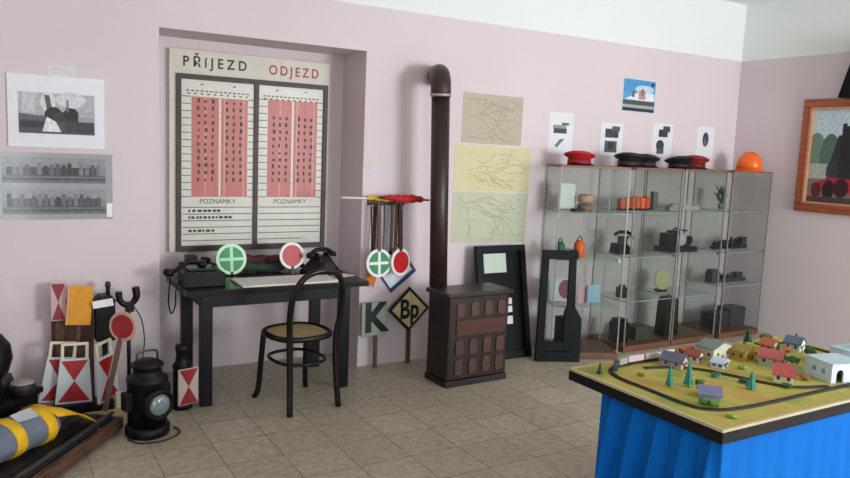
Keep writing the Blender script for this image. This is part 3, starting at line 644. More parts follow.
cap('black peaked cap lying flat on top of the second cabinet', (4.70, 4.55, CZ), -.3, mat('#14110f', .6), mat('#2a1a16', .6), .125, .105)
cap('black peaked cap beside another, right edge of the second cabinet top', (4.95, 4.60, CZ), -.6, mat('#191413', .6), mat('#2e1714', .6), .115, .10)
cap('black peaked cap on the third cabinet left of the red cap', (5.33, 4.55, CZ), .5, mat('#171312', .6), mat('#201816', .6), .135, .095)
cap('dark red peaked cap on the third cabinet beside a black cap', (5.60, 4.60, CZ), -.5, mat('#8d1c22', .6), mat('#5c1216', .6), .115, .11)
bm = bmn(); lathe(bm, [(.028, 0), (.026, .03), (.012, .06), (.015, .075), (.014, .09), (0, .098)], 14); simple('red_figurine', 'small red figurine standing behind the dark red cap', 'figurine', bm, mat('#9c3038', .5), (5.665, 4.74, CZ), 0, 0)
t = thing('safety_helmet', 'bright orange safety helmet on top of the rightmost cabinet', 'helmet', (6.24, 4.50, CZ), .2)
bm = bmn(); lathe(bm, [(.100, .012), (.104, .05), (.098, .10), (.078, .14), (.045, .162), (0, .17)], 26, Matrix.Diagonal((1, 1.15, 1, 1))); obj('shell', bm, mat('#ee6a1c', .3, var=.05), t)
bm = bmn(); tube(bm, crom([(0, -.112, .10), (0, -.06, .158), (0, 0, .174), (0, .06, .158), (0, .112, .10)], 5), .009, 6); obj('ridge', bm, mat('#ee6a1c', .3, var=.05), t)
bm = bmn(); lathe(bm, [(.10, 0), (.114, 0), (.115, .008), (.10, .016)], 26, Matrix.Diagonal((1, 1.2, 1, 1))); obj('brim', bm, mat('#e06018', .3, var=.05), t)
# papers above the cabinets
def sheet(label, x0, x1, z0, z1, shapes, base='#dfe3e8'):
    c = card('printed_sheet', x1-x0, z1-z0, base, shapes); place(c, ((x0+x1)/2, WY, (z0+z1)/2)); tag(c, label, 'paper', 'printed sheets above the cabinets')
sheet('white printed sheet above the red cap with two small pictures', 4.075, 4.345, 1.66, 2.01, [(rc(.18, .5, .72, .62), '#3d4442'), (rc(.15, .62, .7, .7), '#8d9592'), (rc(.5, .7, .8, .76), '#586066'), ([(.25, .2), (.45, .36), (.65, .38), (.35, .15)], '#6d7580')])
sheet('white printed sheet with dark pictures above the first black cap', 4.665, 4.935, 1.665, 1.955, [(rc(.2, .55, .8, .82), '#39414c'), (rc(.5, .75, .85, .9), '#4c545e'), (rc(.2, .1, .75, .45), '#4a525a'), (rc(.35, .2, .6, .4), '#262c34')])
sheet('white printed sheet with two dark pictures, second from the right above the caps', 5.315, 5.585, 1.67, 1.985, [(rc(.3, .6, .75, .82), '#2f3742'), (rc(.5, .75, .85, .92), '#3c4450'), (el(.4, .35, .2, .16), '#353d48'), (rc(.25, .1, .6, .26), '#505864')])
sheet('narrow white printed sheet, rightmost above the dark red cap', 5.93, 6.18, 1.69, 1.985, [(el(.5, .58, .18, .24), '#39424e'), (rc(.4, .35, .55, .6), '#59626e')])
c = card('castle_photo', .43, .30, '#c9d6e0', [(rc(.03, .35, .97, .97), '#58a4cf'), (rc(.03, .6, .97, .97), '#4a94c6'), (el(.65, .7, .28, .12), '#b9d5e4'), ([(.05, .35), (.3, .5), (.5, .62), (.95, .6), (.95, .3), (.05, .3)], '#dfe4e6'),
    (rc(.28, .45, .36, .62), '#6e5a66'), (rc(.48, .4, .68, .66), '#b28f90'), (rc(.55, .5, .62, .72), '#8c6a6c'), (rc(.03, .22, .97, .36), '#46535a'), (rc(.03, .12, .97, .22), '#a9adaf'), (rc(.03, .03, .97, .13), '#2b2e33'), (el(.88, .86, .05, .06), '#262a2e')])
place(c, (5.105, WY, 2.215), (0, .01, 0)); tag(c, 'small blue-sky colour photo of white buildings, highest on the wall above the cabinets', 'photo')

# ------------------------------------------------------------------ right wall: picture and wall fixture
t = thing('framed_picture', 'orange-brown wooden framed steam locomotive print on the right wall', 'picture', (XR, 3.59, 1.74), rot=(0, 0, -PI/2))
FW = wood('#8a4526', '#a85a34', .4)
pw, ph, fb = .56, .51, .075
bm = bmn()
for a in ((-pw, pw, ph-fb, ph), (-pw, pw, -ph, -ph+fb), (-pw, -pw+fb, -ph+fb, ph-fb), (pw-fb, pw, -ph+fb, ph-fb)): bb(bm, a[0], a[1], -.045, 0, a[2], a[3])
obj('frame', bm, FW, t, .008)
bm = bmn()
e = pw-fb; e2 = ph-fb
for a in ((-e, e, e2-.02, e2), (-e, e, -e2, -e2+.02), (-e, -e+.02, -e2+.02, e2-.02), (e-.02, e, -e2+.02, e2-.02)): bb(bm, a[0], a[1], -.05, -.01, a[2], a[3])
obj('inner_moulding', bm, mat('#c08a68', .4), t)
PR = [(rc(0, .45, 1, 1), '#a9c2cc'), (rc(0, .7, 1, 1), '#b9cfd8'), (el(.06, .55, .09, .20), '#6d8874'), (el(.20, .50, .10, .24), '#4f6a5c'), (el(.85, .6, .25, .25), '#57715f'), (rc(0, 0, 1, .30), '#75706a'), (rc(0, .26, .22, .42), '#a8aba2'),
    (rc(.26, .25, .95, .66), '#1b1f25'), ([(.18, .3), (.3, .3), (.3, .72), (.27, .72)], '#262b31'), (el(.36, .62, .07, .20), '#15181c'), (rc(.30, .7, .34, .84), '#1d2024'), (el(.24, .34, .06, .12), '#33383e'), ([(.06, .14), (.9, .08), (.9, .24), (.22, .28), (.05, .2)], '#a32338'), (el(.10, .14, .05, .08), '#5e1826'), (el(.22, .15, .06, .10), '#2a1518'), (el(.34, .17, .07, .10), '#33161b'), (rc(.0, .0, .95, .07), '#4a3d38')]
p = card('print', 2*e-.02, 2*e2-.02, '#a6b6bb', PR, .004, t)
p.location = (0, -.008, 0)
t = thing('wall_speaker', 'black tapered wall speaker above the picture at the right edge', 'speaker', (XR, 3.43, 2.22), rot=(0, 0, -PI/2))
bm = bmn(); prism(bm, [(-.33, .02), (.2, .02), (.2, .5), (-.20, .5)], .14, TR((0, -.19, 0))); obj('case', bm, mat('#07080a', .6, spec=.2), t, .01)
bm = bmn(); bb(bm, -.05, .05, -.06, -.0, .15, .35); obj('bracket', bm, BLACK, t)
bm = bmn(); lathe(bm, [(.13, 0), (.14, .006), (.12, .012), (0, .008)], 24, TR((-.02, -.19, .26), (R(90), 0, 0))); obj('grille', bm, mat('#1b1c20', .6), t)

# ------------------------------------------------------------------ left corner: railway lamps and signs
def wing_plate(label, loc, rz, tilt=0, wb=.20, wt=.155, h=.265, white=None):
    t = thing('end_of_train_sign', label, 'signal plate', loc, rot=(-.06, tilt, rz), group='red and white triangle plates')
    b_ = wb/2; a_ = wt/2
    bm = bmn(); prism(bm, [(-b_, 0), (b_, 0), (a_, h), (-a_, h)], .016, TR((0, -.008, 0))); obj('plate', bm, white or mat('#cfd6da', .45, var=.04), t, .002)
    bm = bmn(); m_ = h*.5
    prism(bm, [(-a_*.92, h-.012), (0, m_), (a_*.92, h-.012)], .002, TR((0, -.0102, 0))); prism(bm, [(-b_*.86, .012), (0, m_), (b_*.86, .012)][::-1], .002, TR((0, -.0102, 0)))
    obj('red_triangles', bm, RED, t)
    bm = bmn(); hh = .092
    box(bm, (-a_+.012, 0, h+hh/2-.005), (.018, .014, hh)); box(bm, (a_-.012, 0, h+hh/2-.005), (.018, .014, hh)); box(bm, (0, 0, h+hh-.008), (wt-.012, .014, .017)); obj('handle', bm, CREAM, t, .004)
    return t
t = thing('sign_stand', 'low pale wooden stand with black block carrying the triangle plates', 'stand', (.50, 4.62, 0))
bm = bmn(); bb(bm, -.21, .16, -.075, .06, 0, .035); obj('base_board', bm, PALEWOOD, t, .003)
bm = bmn(); bb(bm, -.21, .10, -.06, .05, .035, .09); obj('black_block', bm, BLACK, t, .003)
bm = bmn(); bb(bm, .11, .15, -.055, -.02, .035, .13); obj('post', bm, CREAM, t, .003)
wing_plate('red and white triangle plate in front, middle of three', (.385, 4.60, .09), .02, .04)
wing_plate('red and white triangle plate half hidden on the left of three', (.30, 4.655, .09), .1, .13)
wing_plate('red and white triangle plate on the right of three, turned aside', (.575, 4.60, .09), .85, -.05)
BW = wood('#4a2f22', '#62402e', .6, (20, 20, 2))
bm = bmn(); bb(bm, -.115, .115, -.012, .012, 0, .665); c = obj('wooden_board', bm, BW, None, .003); place(c, (.405, 4.80, 0), (-.06, 0, 0)); tag(c, 'upright brown wooden board leaning on the wall behind the triangle plates', 'board')
t = thing('marker_sign', 'narrow red and pink hourglass marker on a stick left of the orange board', 'sign', (.325, 4.74, 0), rot=(-.03, 0, 0))
bm = bmn(); bb(bm, -.04, .04, -.006, .006, .555, .78); obj('plate', bm, mat('#c9a9ac', .5), t)
bm = bmn(); prism(bm, [(-.036, .775), (0, .665), (.036, .775)], .002, TR((0, -.008, 0))); prism(bm, [(-.036, .56), (.036, .56), (0, .665)], .002, TR((0, -.008, 0))); obj('red_triangles', bm, mat('#8a2231', .5), t)
bm = bmn(); bb(bm, -.012, .012, .006, .018, 0, .70); obj('stick', bm, BROWN, t)
t = thing('orange_board', 'orange-yellow rectangular signal board tilted on a stick', 'sign', (.385, 4.70, 0), rot=(-.03, R(5), 0))
bm = bmn(); bb(bm, -.062, .062, -.008, .008, .53, .765); obj('plate', bm, mat('#d8920f', .5, var=.1), t, .003)
bm = bmn(); bb(bm, -.075, -.062, -.008, .008, .53, .765); obj('pale_edge', bm, mat('#dba06a', .5), t)
bm = bmn(); bb(bm, -.012, .012, .008, .02, 0.02, .70); obj('stick', bm, BROWN, t)
t = thing('signal_lamp_post', 'black signal lamp with white tag on a post behind the triangle plates', 'signal lamp', (.575, 4.74, 0))
bm = bmn(); bb(bm, -.055, .055, -.05, .05, .42, .66); prism(bm, [(-.065, .66), (.065, .66), (.03, .70), (-.03, .70)], .10, TR((0, -.05, 0))); obj('housing', bm, BLACK, t, .004)
bm = bmn(); lathe(bm, [(.012, .70), (.012, .745), (.018, .75), (.014, .775), (0, .78)], 12, TR((.02, 0, 0))); obj('finial', bm, mat('#2b2230', .5), t)
bm = bmn(); box(bm, (-.015, -.055, .655), (.115, .004, .045), (0, -.12, 0)); obj('white_tag', bm, WHITE, t)
bm = bmn(); tube(bm, [(0, 0, .03), (0, 0, .42)], .016, 8); lathe(bm, [(.06, 0), (.06, .02), (.02, .03)], 16); obj('post', bm, BLACK, t)
pd = paddle('signal_paddle', 'round red paddle with cream rim slanting behind the right triangle plate', (.645, 4.50, .55), (-.05, R(12), -.75), mat('#c9a594', .5), mat('#a02a2a', .5), .088, None, .46, -1, mat('#7c6658', .6), (.016, .007))
t = thing('coupling_hook', 'black iron forked hook on a post behind the red paddle', 'hook', (.70, 4.66, 0))
bm = bmn(); tube(bm, [(0, 0, .012), (0, 0, .62)], .012, 8); lathe(bm, [(.05, 0), (.05, .015), (.012, .02)], 14); obj('post', bm, IRON, t)
bm = bmn(); tube(bm, crom([(-.055, 0, .725), (-.05, 0, .675), (-.02, 0, .645), (.02, 0, .65), (.045, 0, .69), (.04, 0, .75)], 5), [.02, .02, .02, .02, .02, .019, .018, .018, .018, .018, .018, .018, .018, .018, .018, .018, .018, .019, .02, .02, .022, .022, .022, .022, .022, .022], 8); bb(bm, -.02, .03, -.016, .016, .60, .66); obj('fork', bm, BLACK, t)
bm = bmn(); tube(bm, crom([(.03, 0, .63), (.07, -.02, .55), (.085, -.03, .42), (.07, -.04, .30)], 6), .0035, 6); obj('wire', bm, BLACK, t)
# big lantern
t = thing('railway_lantern', 'large black railway lantern with round glass lens on the floor', 'lantern', (.725, 4.19, 0), .30)
bm = bmn(); lathe(bm, [(.115, 0), (.12, .01), (.12, .05), (.105, .06)], 28); obj('base', bm, BLACK, t)
bm = bmn(); lathe(bm, [(.105, .06), (.108, .30), (.112, .31), (.112, .325), (.08, .345), (.075, .385), (.088, .392), (.088, .405), (.04, .43), (0, .432)], 28); obj('body', bm, BLACK, t)
ML = TR((0, -.10, .20), (R(90), 0, 0))
bm = bmn(); lathe(bm, [(.075, -.03), (.085, 0), (.085, .04), (.078, .045), (.066, .045), (.066, .02)], 28, ML); obj('lens_ring', bm, IRON, t)
bm = bmn(); lathe(bm, [(.066, .036), (.05, .052), (.025, .06), (0, .062)], 24, ML); obj('lens', bm, mat('#76858a', .08, var=.1, spec=.9), t)
bm = bmn(); tube(bm, [(-.06, 0, .40), (-.06, 0, .455)]+bez((-.055, 0, .47), (0, 0, .485), (.055, 0, .47), 4)+[(.06, 0, .455), (.06, 0, .40)], .007, 8); obj('handle', bm, mat('#4a4d50', .4, metal=.6), t)
for a in ((-.14, -.10, .16, .26), (.10, .125, .14, .28)):
    bm = bmn(); bb(bm, a[0], a[1], -.03, .03, a[2], a[3]); obj('side_bracket', bm, BLACK, t, .003)
bm = bmn(); tube(bm, crom([(-.13, -.03, .006), (-.1, -.13, .006), (.02, -.17, .006), (.13, -.12, .006), (.145, -.03, .006)], 8), .005, 6); obj('wire_loop', bm, mat('#3d3a36', .5, metal=.4), t)
t = thing('tail_lamp', 'slim black tail lamp with red and white triangle plate beside the desk leg', 'lamp', (.985, 4.52, 0), .25)
bm = bmn(); lathe(bm, [(.06, 0), (.065, .01), (.065, .03), (.055, .04), (.055, .26), (.06, .27), (.04, .30), (.035, .36), (.042, .365), (.04, .40), (0, .41)], 20); obj('body', bm, BLACK, t)
bm = bmn(); bb(bm, -.065, .065, -.086, -.074, .045, .27); obj('plate', bm, mat('#c4b6ae', .5, var=.06), t, .002)
bm = bmn(); prism(bm, [(-.06, .265), (0, .158), (.06, .265)], .002, TR((0, -.088, 0))); prism(bm, [(-.06, .05), (.06, .05), (0, .158)], .002, TR((0, -.088, 0))); obj('red_triangles', bm, mat('#96232c', .5), t)
bm = bmn(); bb(bm, -.02, .02, -.076, -.05, .12, .2); obj('clip', bm, BLACK, t)
# trolley
ang = math.atan2(.47, .338)
t = thing('wooden_trolley', 'low weathered wooden trolley with dark bed at the bottom left', 'trolley', (.61, 4.27, 0), ang)
TW1, TW2 = wood('#3a241d', '#694535', .7, (4, 30, 30)), wood('#0d0c0f', '#19171a', .6, (4, 30, 30))
L_ = 1.25
bm = bmn(); bb(bm, -L_, -.0, .0, .035, .02, .085); obj('side_plank', bm, TW1, t, .004)
bm = bmn(); bb(bm, -L_, -.0, .315, .345, .02, .085); obj('side_plank', bm, TW1, t, .004)
bm = bmn(); bb(bm, -.035, -.001, .035, .315, .02, .085); obj('end_plank', bm, mat('#4c4438', .7), t, .004)
for k in range(4):
    bm = bmn(); bb(bm, -L_, -.04, .04+.068*k, .102+.068*k, .085, .105); obj('deck_board', bm, TW2, t, .003)
bm = bmn(); bb(bm, -L_, -.02, .045, .06, .106, .122); obj('metal_rail', bm, mat('#4a4e58', .4, metal=.5), t, .002)
for k in (-.15, -1.0):
    bm = bmn(); bb(bm, k-.05, k+.05, .05, .30, 0, .04); obj('skid', bm, BLACK, t)
# rescue bag
t = thing('canvas_bag', 'grey-blue rolled canvas bag with yellow bands lying on the trolley', 'bag', (.085, 3.945, .195), R(42))
t.scale = (.86, .86, .86)
Bg = mat('#65707f', .7, var=.15, scale=10, bump=.3); Yl = mat('#dcae10', .6, var=.12)
def ell(bm, pts, ry, rz, seg=20):
    rings = []
    for x, s in pts: rings.append([bm.verts.new((x, ry*s*math.cos(2*PI*k/seg), rz*s*math.sin(2*PI*k/seg))) for k in range(seg)])
    for A, B in zip(rings, rings[1:]):
        for k in range(seg): bm.faces.new((A[k], A[(k+1) % seg], B[(k+1) % seg], B[k])).smooth = True
    bm.faces.new(rings[0][::-1]); bm.faces.new(rings[-1])
bm = bmn(); ell(bm, [(-.30, .6), (-.28, .9), (-.24, .98), (-.1, 1), (.08, .98), (.17, .93), (.2, .8), (.21, .5)], .135, .105); obj('roll', bm, Bg, t)
for x in (-.10, .115):
    bm = bmn(); ell(bm, [(x-.036, 1.03), (x-.03, 1.05), (x+.03, 1.05), (x+.036, 1.02)], .135, .105); obj('yellow_band', bm, Yl, t)
bm = bmn(); prism(bm, [(-.065, -.03), (.07, -.03), (.07, .05), (-.065, .05)], .006, TR((.01, -.045, .10), (R(-62), 0, 0))); obj('white_label', bm, mat('#b9bfc6', .5), t)
bm = bmn(); v = []
for i in range(7):
    s = i/6; w = .14-.03*s
    v.append([bm.verts.new((.15+.34*s, y_, .112-.19*s**1.3-.25*y_*y_*8*(1-s)+.008*math.sin(7*s+y_*20))) for y_ in (-w, -w*.4, w*.3, w)])
for A, B in zip(v, v[1:]):
    for k in range(3): bm.faces.new((A[k], A[k+1], B[k+1], B[k])).smooth = True
o = obj('yellow_flap', bm, Yl, t); sm = o.modifiers.new('solid', 'SOLIDIFY'); sm.thickness = .006
# dark clutter far left
bm = bmn(); bb(bm, -.90, -.14, .39, .83, 0, .25); bb(bm, -.92, -.12, .37, .85, .25, .28); c = obj('black_crate', bm, mat('#0a090a', .7, var=.3, spec=.2), None, .004); place(c, (.59, 4.265, 0), (0, 0, math.atan2(.47, .338))); tag(c, 'low black crate behind the trolley at the left edge', 'crate')
t = thing('iron_pot', 'dark iron pot with pale lid standing on the black crate', 'pot', (.115, 4.29, .28))
bm = bmn(); lathe(bm, [(.045, 0), (.06, .01), (.065, .05), (.06, .06)], 20); obj('body', bm, mat('#232022', .5), t)
bm = bmn(); lathe(bm, [(.058, .06), (.055, .068), (0, .072)], 20); obj('lid', bm, mat('#98928c', .5), t)
t = thing('brake_hose', 'coiled dark rubber hose lying on the black crate', 'hose', (-.04, 4.41, .28))
bm = bmn(); n = 60; tube(bm, [((.115-.0003*k)*math.cos(k*.32), (.10-.0003*k)*math.sin(k*.32), .017+.00095*k) for k in range(n)], .016, 8); obj('coil', bm, mat('#2b282a', .6), t)
t = thing('domed_lantern', 'black lantern with rounded hood at the left edge on the crate', 'lantern', (-.05, 4.20, .28))
bm = bmn(); lathe(bm, [(.07, 0), (.075, .01), (.07, .12), (.105, .16), (.125, .23), (.115, .30), (.08, .35), (.03, .375), (0, .378)], 24); obj('body', bm, BLACK, t)
bm = bmn(); tube(bm, bez((-.05, 0, .36), (0, 0, .46), (.05, 0, .36), 8), .006, 6); obj('handle', bm, BLACK, t)

# ------------------------------------------------------------------ model railway table
LX0, LX1, LY0, LY1, LZ = 2.06, 3.47, 1.49, 2.245, .77
t = thing('model_railway_table', 'model railway table with blue pleated skirt and yellow-green landscape top', 'table', ((LX0+LX1)/2, (LY0+LY1)/2, 0))
hw, hd = (LX1-LX0)/2, (LY1-LY0)/2
bm = bmn(); bb(bm, -hw, hw, -hd, hd, LZ-.050, LZ-.008); obj('board', bm, mat('#0f0e10', .6, spec=.25), t, .003)
bm = bmn()
for a in ((-hw, hw, -hd, -hd+.012), (-hw, hw, hd-.012, hd), (-hw, -hw+.012, -hd+.012, hd-.012), (hw-.012, hw, -hd+.012, hd-.012)): bb(bm, a[0], a[1], a[2], a[3], LZ-.008, LZ+.002)
obj('rim', bm, mat('#b5a888', .6), t)
def grass():
    m = bpy.data.materials.new('model_grass'); m.use_nodes = True; nt = m.node_tree; b = nt.nodes['Principled BSDF']
    tc = nt.nodes.new('ShaderNodeTexCoord'); n = nt.nodes.new('ShaderNodeTexNoise'); n.inputs['Scale'].default_value = 5; n.inputs['Detail'].default_value = 6
    nt.links.new(tc.outputs['Object'], n.inputs['Vector']); r = nt.nodes.new('ShaderNodeValToRGB'); e = r.color_ramp.elements
    e[0].position = .32; e[0].color = lin('#8a8c3c')+[1]; e[1].position = .68; e[1].color = lin('#b08f48')+[1]
    x = e.new(.5); x.color = lin('#aca24c')+[1]
    nt.links.new(n.outputs['Fac'], r.inputs['Fac']); nt.links.new(r.outputs['Color'], b.inputs['Base Color']); b.inputs['Roughness'].default_value = .9
    n2 = nt.nodes.new('ShaderNodeTexNoise'); n2.inputs['Scale'].default_value = 180; nt.links.new(tc.outputs['Object'], n2.inputs['Vector'])
    bp = nt.nodes.new('ShaderNodeBump'); bp.inputs['Strength'].default_value = .5; bp.inputs['Distance'].default_value = .004
    nt.links.new(n2.outputs['Fac'], bp.inputs['Height']); nt.links.new(bp.outputs['Normal'], b.inputs['Normal']); return m
bm = bmn(); bb(bm, -hw+.012, hw-.012, -hd+.012, hd-.012, LZ-.008, LZ); obj('landscape', bm, grass(), t)
# skirt
def skirt():
    bm = bmn(); X0, X1, Y0, Y1 = -hw+.05, hw-.05, -hd+.035, hd-.15
    P = []; corners = [(X0, Y1), (X0, Y0), (X1, Y0), (X1, Y1)]
    for c_ in range(4):
        a, b_ = Vector(corners[c_]), Vector(corners[(c_+1) % 4]); d = b_-a; L = d.length; n = Vector((d.y, -d.x)).normalized()
        N = int(L/.006)
        for k in range(N):
            s = k/N; u = s*L
            if c_ == 0:
                ph = (u % .118)/.118; fold = .075*((ph/.55)**1.6 if ph < .55 else max(0, 1-(ph-.55)/.16)**1.3 if ph < .71 else 0)+.006*math.sin(ph*12)
                fold *= min(1, u/.05)
            else: fold = .004*math.sin(u*38)+.003*math.sin(u*71+1)
            P.append((a+d*s, n, fold))
    rows = 14; g = []
    for j in range(rows+1):
        z = .015+(LZ-.050-.015)*(1-j/rows); fz = .15+.85*min(1, (j/rows)*1.9); fl = .015*(j/rows)
        g.append([bm.verts.new((p.x+n.x*(f*fz+fl), p.y+n.y*(f*fz+fl), z)) for p, n, f in P])
    m_ = len(P)
    for A, B in zip(g, g[1:]):
        for k in range(m_): bm.faces.new((A[k], A[(k+1) % m_], B[(k+1) % m_], B[k])).smooth = True
    return bm
o = obj('skirt', skirt(), mat('#0062b6', .8, var=.05, scale=6, spec=.15), t)
so = o.modifiers.new('solid', 'SOLIDIFY'); so.thickness = .003
for x in (-hw+.12, hw-.12):
    for y in (-hd+.12, hd-.18):
        bm = bmn(); bb(bm, x-.03, x+.03, y-.03, y+.03, 0, LZ-.050); obj('leg', bm, PALEWOOD, t)
# track
def track(name, label, pts, closed):
    t = thing(name, label, 'model track', (0, 0, LZ)); P = crom([(x, y, 0) for x, y in pts], 8, closed)
    def ribbon(off0, off1, z0, z1):
        bm = bmn(); n = len(P); A = []
        for i in range(n):
            d = (P[(i+1) % n]-P[i-1]) if closed else (P[min(i+1, n-1)]-P[max(i-1, 0)])
            d.normalize(); nn = Vector((-d.y, d.x, 0))
            A.append([bm.verts.new(P[i]+nn*o_+Vector((0, 0, z))) for o_, z in ((off0, z0), (off0, z1), (off1, z1), (off1, z0))])
        for i in range(n if closed else n-1):
            a, b = A[i], A[(i+1) % n]
            for k in range(4): bm.faces.new((a[k], a[(k+1) % 4], b[(k+1) % 4], b[k]))
        return bm
    obj('ballast', ribbon(-.011, .011, 0, .004), mat('#403f36', .9, var=.2, scale=60), t)
    bm = ribbon(-.0062, -.0048, .004, .0075); obj('rail', bm, mat('#3e3c38', .4, metal=.5), t)
    bm = ribbon(.0048, .0062, .004, .0075); obj('rail', bm, mat('#3e3c38', .4, metal=.5), t)
track('model_track', 'outer oval of dark model railway track around the landscape', [(2.15, 1.72), (2.15, 1.9), (2.152, 2.05), (2.20, 2.145), (2.30, 2.175), (2.6, 2.18), (3.0, 2.18), (3.28, 2.17), (3.40, 2.08), (3.41, 1.9), (3.40, 1.70), (3.30, 1.61), (3.0, 1.60), (2.7, 1.60), (2.4, 1.60), (2.25, 1.615), (2.175, 1.655)], True)
track('model_track', 'inner diagonal dark siding track through the model village', [(2.36, 2.11), (2.50, 2.06), (2.58, 1.98), (2.63, 1.87), (2.67, 1.76), (2.74, 1.67), (2.88, 1.625)], False)
# buildings
def house(label, loc, rz, w, d, h, rh, wall, roof, chim=False, name='model_house', win=True):
    t = thing(name, label, 'model house', loc, rz)
    bm = bmn(); prism(bm, [(-w/2, 0), (w/2, 0), (w/2, h), (0, h+rh), (-w/2, h)], d, TR((0, -d/2, 0))); obj('walls', bm, wall, t)
    bm = bmn(); e = .006
    for s in (-1, 1): prism(bm, [(s*(w/2+e), h-e*.9*rh/(w/2)), (0, h+rh), (0, h+rh+.005), (s*(w/2+e), h-e*.9*rh/(w/2)+.005)], d+2*e, TR((0, -d/2-e, 0)))
    obj('roof', bm, roof, t)
    if chim: bm = bmn(); bb(bm, w*.15, w*.15+.01, -.005, .005, h+rh*.5, h+rh+.014); obj('chimney', bm, mat('#8a5a4a', .7), t)
    if win:
        for k in range(2):
            x = -w*.25+k*w*.5; bm = bmn(); bb(bm, x-.006, x+.006, -d/2-.002, -d/2-.0002, h*.4, h*.4+.014); obj('window', bm, mat('#3b4450', .3), t)
        for k in range(2):
            y = -d*.25+k*d*.5; bm = bmn(); bb(bm, -w/2-.002, -w/2-.0002, y-.006, y+.006, h*.4, h*.4+.014); obj('window', bm, mat('#3b4450', .3), t)
        bm = bmn(); bb(bm, -.006, .006, -d/2-.002, -d/2-.0002, 0, .022); obj('door_leaf', bm, mat('#4d3a2c', .5), t)
    return t
z = LZ
house('model house with purple-grey roof near the front left bend of track', (2.31, 1.745, z), .75, .07, .075, .016, .024, mat('#8d8fa8', .6), mat('#6d6f8c', .6), win=False)
house('model house with slate roof behind the first conifer by the train', (2.51, 2.085, z), .35, .07, .09, .03, .028, mat('#b9a99a', .6), mat('#5f6274', .6), True)
house('cream gabled model cottage with red roof by the inner siding', (2.77, 1.745, z), .5, .065, .075, .035, .035, mat('#d9d6a6', .6), mat('#b0504c', .6), True)
house('model house with long red roof behind the cream cottage', (2.955, 1.93, z), .4, .075, .09, .035, .03, mat('#b9c4b8', .6), mat('#b25a54', .6), True)
house('large pale station building with grey flat-pitched roof at the back', (2.80, 2.11, z), .12, .15, .085, .055, .022, mat('#c2c1a6', .6), mat('#6f7d7c', .6), False, 'model_station')
house('ochre model warehouse beside the pale station building', (2.93, 2.045, z), .15, .14, .07, .042, .016, mat('#a98a2e', .6), mat('#8c7a30', .6), False, 'model_warehouse')
house('small white model shed in front of the station building', (2.70, 2.0, z), .35, .075, .05, .022, .014, mat('#d3dbe4', .6), mat('#b8c8dc', .6), False, 'model_shed')
house('brown-roofed small model hut left of the station building', (2.66, 2.105, z), .3, .06, .06, .03, .022, mat('#d0cac6', .6), mat('#8a4a38', .6), False, 'model_hut')
house('white model cottage with blue-grey roof at the far right back', (3.31, 2.05, z), .3, .09, .07, .035, .025, mat('#cfd6da', .6), mat('#4f6472', .6), True)
house('model house with orange-red roof at the back right', (3.17, 2.09, z), .2, .07, .06, .03, .024, mat('#c6bfa6', .6), mat('#b5603c', .6), True)
# depot with arch
t = thing('model_depot', 'pale blue-white model engine depot with dark arched doorway at the right', 'model building', (3.03, 1.695, z), -.28)
AW = mat('#c5d6e2', .6, var=.08, scale=30)
bm = bmn()
def arch(w, h, aw, ah, x=0):
    pts = [(-w/2, 0), (x-aw/2, 0), (x-aw/2, ah-aw/2)]+[(x+aw/2*math.cos(PI-k*PI/8), ah-aw/2+aw/2*math.sin(PI-k*PI/8)) for k in range(1, 8)]+[(x+aw/2, ah-aw/2), (x+aw/2, 0), (w/2, 0), (w/2, h), (-w/2, h)]
    return pts
prism(bm, arch(.16, .075, .036, .056, -.038), .008, TR((0, -.075, 0))); bb(bm, -.08, -.072, -.067, .07, 0, .075); bb(bm, .072, .08, -.067, .07, 0, .075); bb(bm, -.072, .072, .062, .07, 0, .075)
obj('walls', bm, AW, t)
bm = bmn(); bb(bm, -.083, .083, -.079, .074, .075, .082); obj('roof', bm, mat('#b4c8d0', .6), t)
bm = bmn(); bb(bm, -.0805, -.080, -.04, -.02, .03, .05); bb(bm, -.0805, -.080, .01, .03, .03, .05); obj('window', bm, mat('#7d93a4', .3), t)
t = thing('model_depot', 'second pale blue model depot block with flat roof at the right edge', 'model building', (3.27, 1.72, z), -.1)
bm = bmn(); bb(bm, -.09, .09, -.06, .08, 0, .085); obj('walls', bm, AW, t, .002)
bm = bmn(); bb(bm, -.094, .094, -.064, .084, .085, .091); bb(bm, -.03, .03, -.01, .03, .091, .105); obj('roof', bm, mat('#a9c2cc', .6), t)
bm = bmn(); bb(bm, -.06, -.03, -.0615, -.06, .0, .05); bb(bm, .02, .05, -.0615, -.06, .03, .06); obj('opening', bm, mat('#28333c', .4), t)
# train
def car(label, x, y, rz, col, L=.085, loco_=False, hh=.026):
    t = thing('model_carriage' if not loco_ else 'toy_locomotive', label, 'model train', (x, y, z+.0075), rz, 'model train on the back track')
    bm = bmn(); bb(bm, -L/2, L/2, -.010, .010, .006, .006+hh); obj('body', bm, col, t, .003)
    bm = bmn(); bb(bm, -L/2+.002, L/2-.002, -.008, .008, .004, .0065); obj('underframe', bm, BLACK, t)
    for k in (-.3, .3):
        bm = bmn(); tube(bm, [(k*L, -.008, .004), (k*L, .008, .004)], .004, 8); obj('wheel_set', bm, BLACK, t)
    if loco_: bm = bmn(); bb(bm, -L*.1, L*.35, -.009, .009, .006+hh, .012+hh); obj('cab_roof', bm, mat('#2f3d3a', .5), t)
car('dark green toy locomotive at the left bend heading the train', 2.212, 2.130, .75, mat('#34504a', .5), .07, True)
car('grey van right behind the toy locomotive on the back track', 2.283, 2.165, .2, mat('#8f958f', .5), .06)
car('pale pink carriage, first in the train on the back track', 2.372, 2.178, .02, mat('#bfa9ae', .5), .095)
car('pale grey carriage, second in the train on the back track', 2.478, 2.179, 0, mat('#b0a9a6', .5), .095)
car('white carriage, last in the train on the back track', 2.582, 2.180, 0, mat('#cfd2d2', .5), .09)
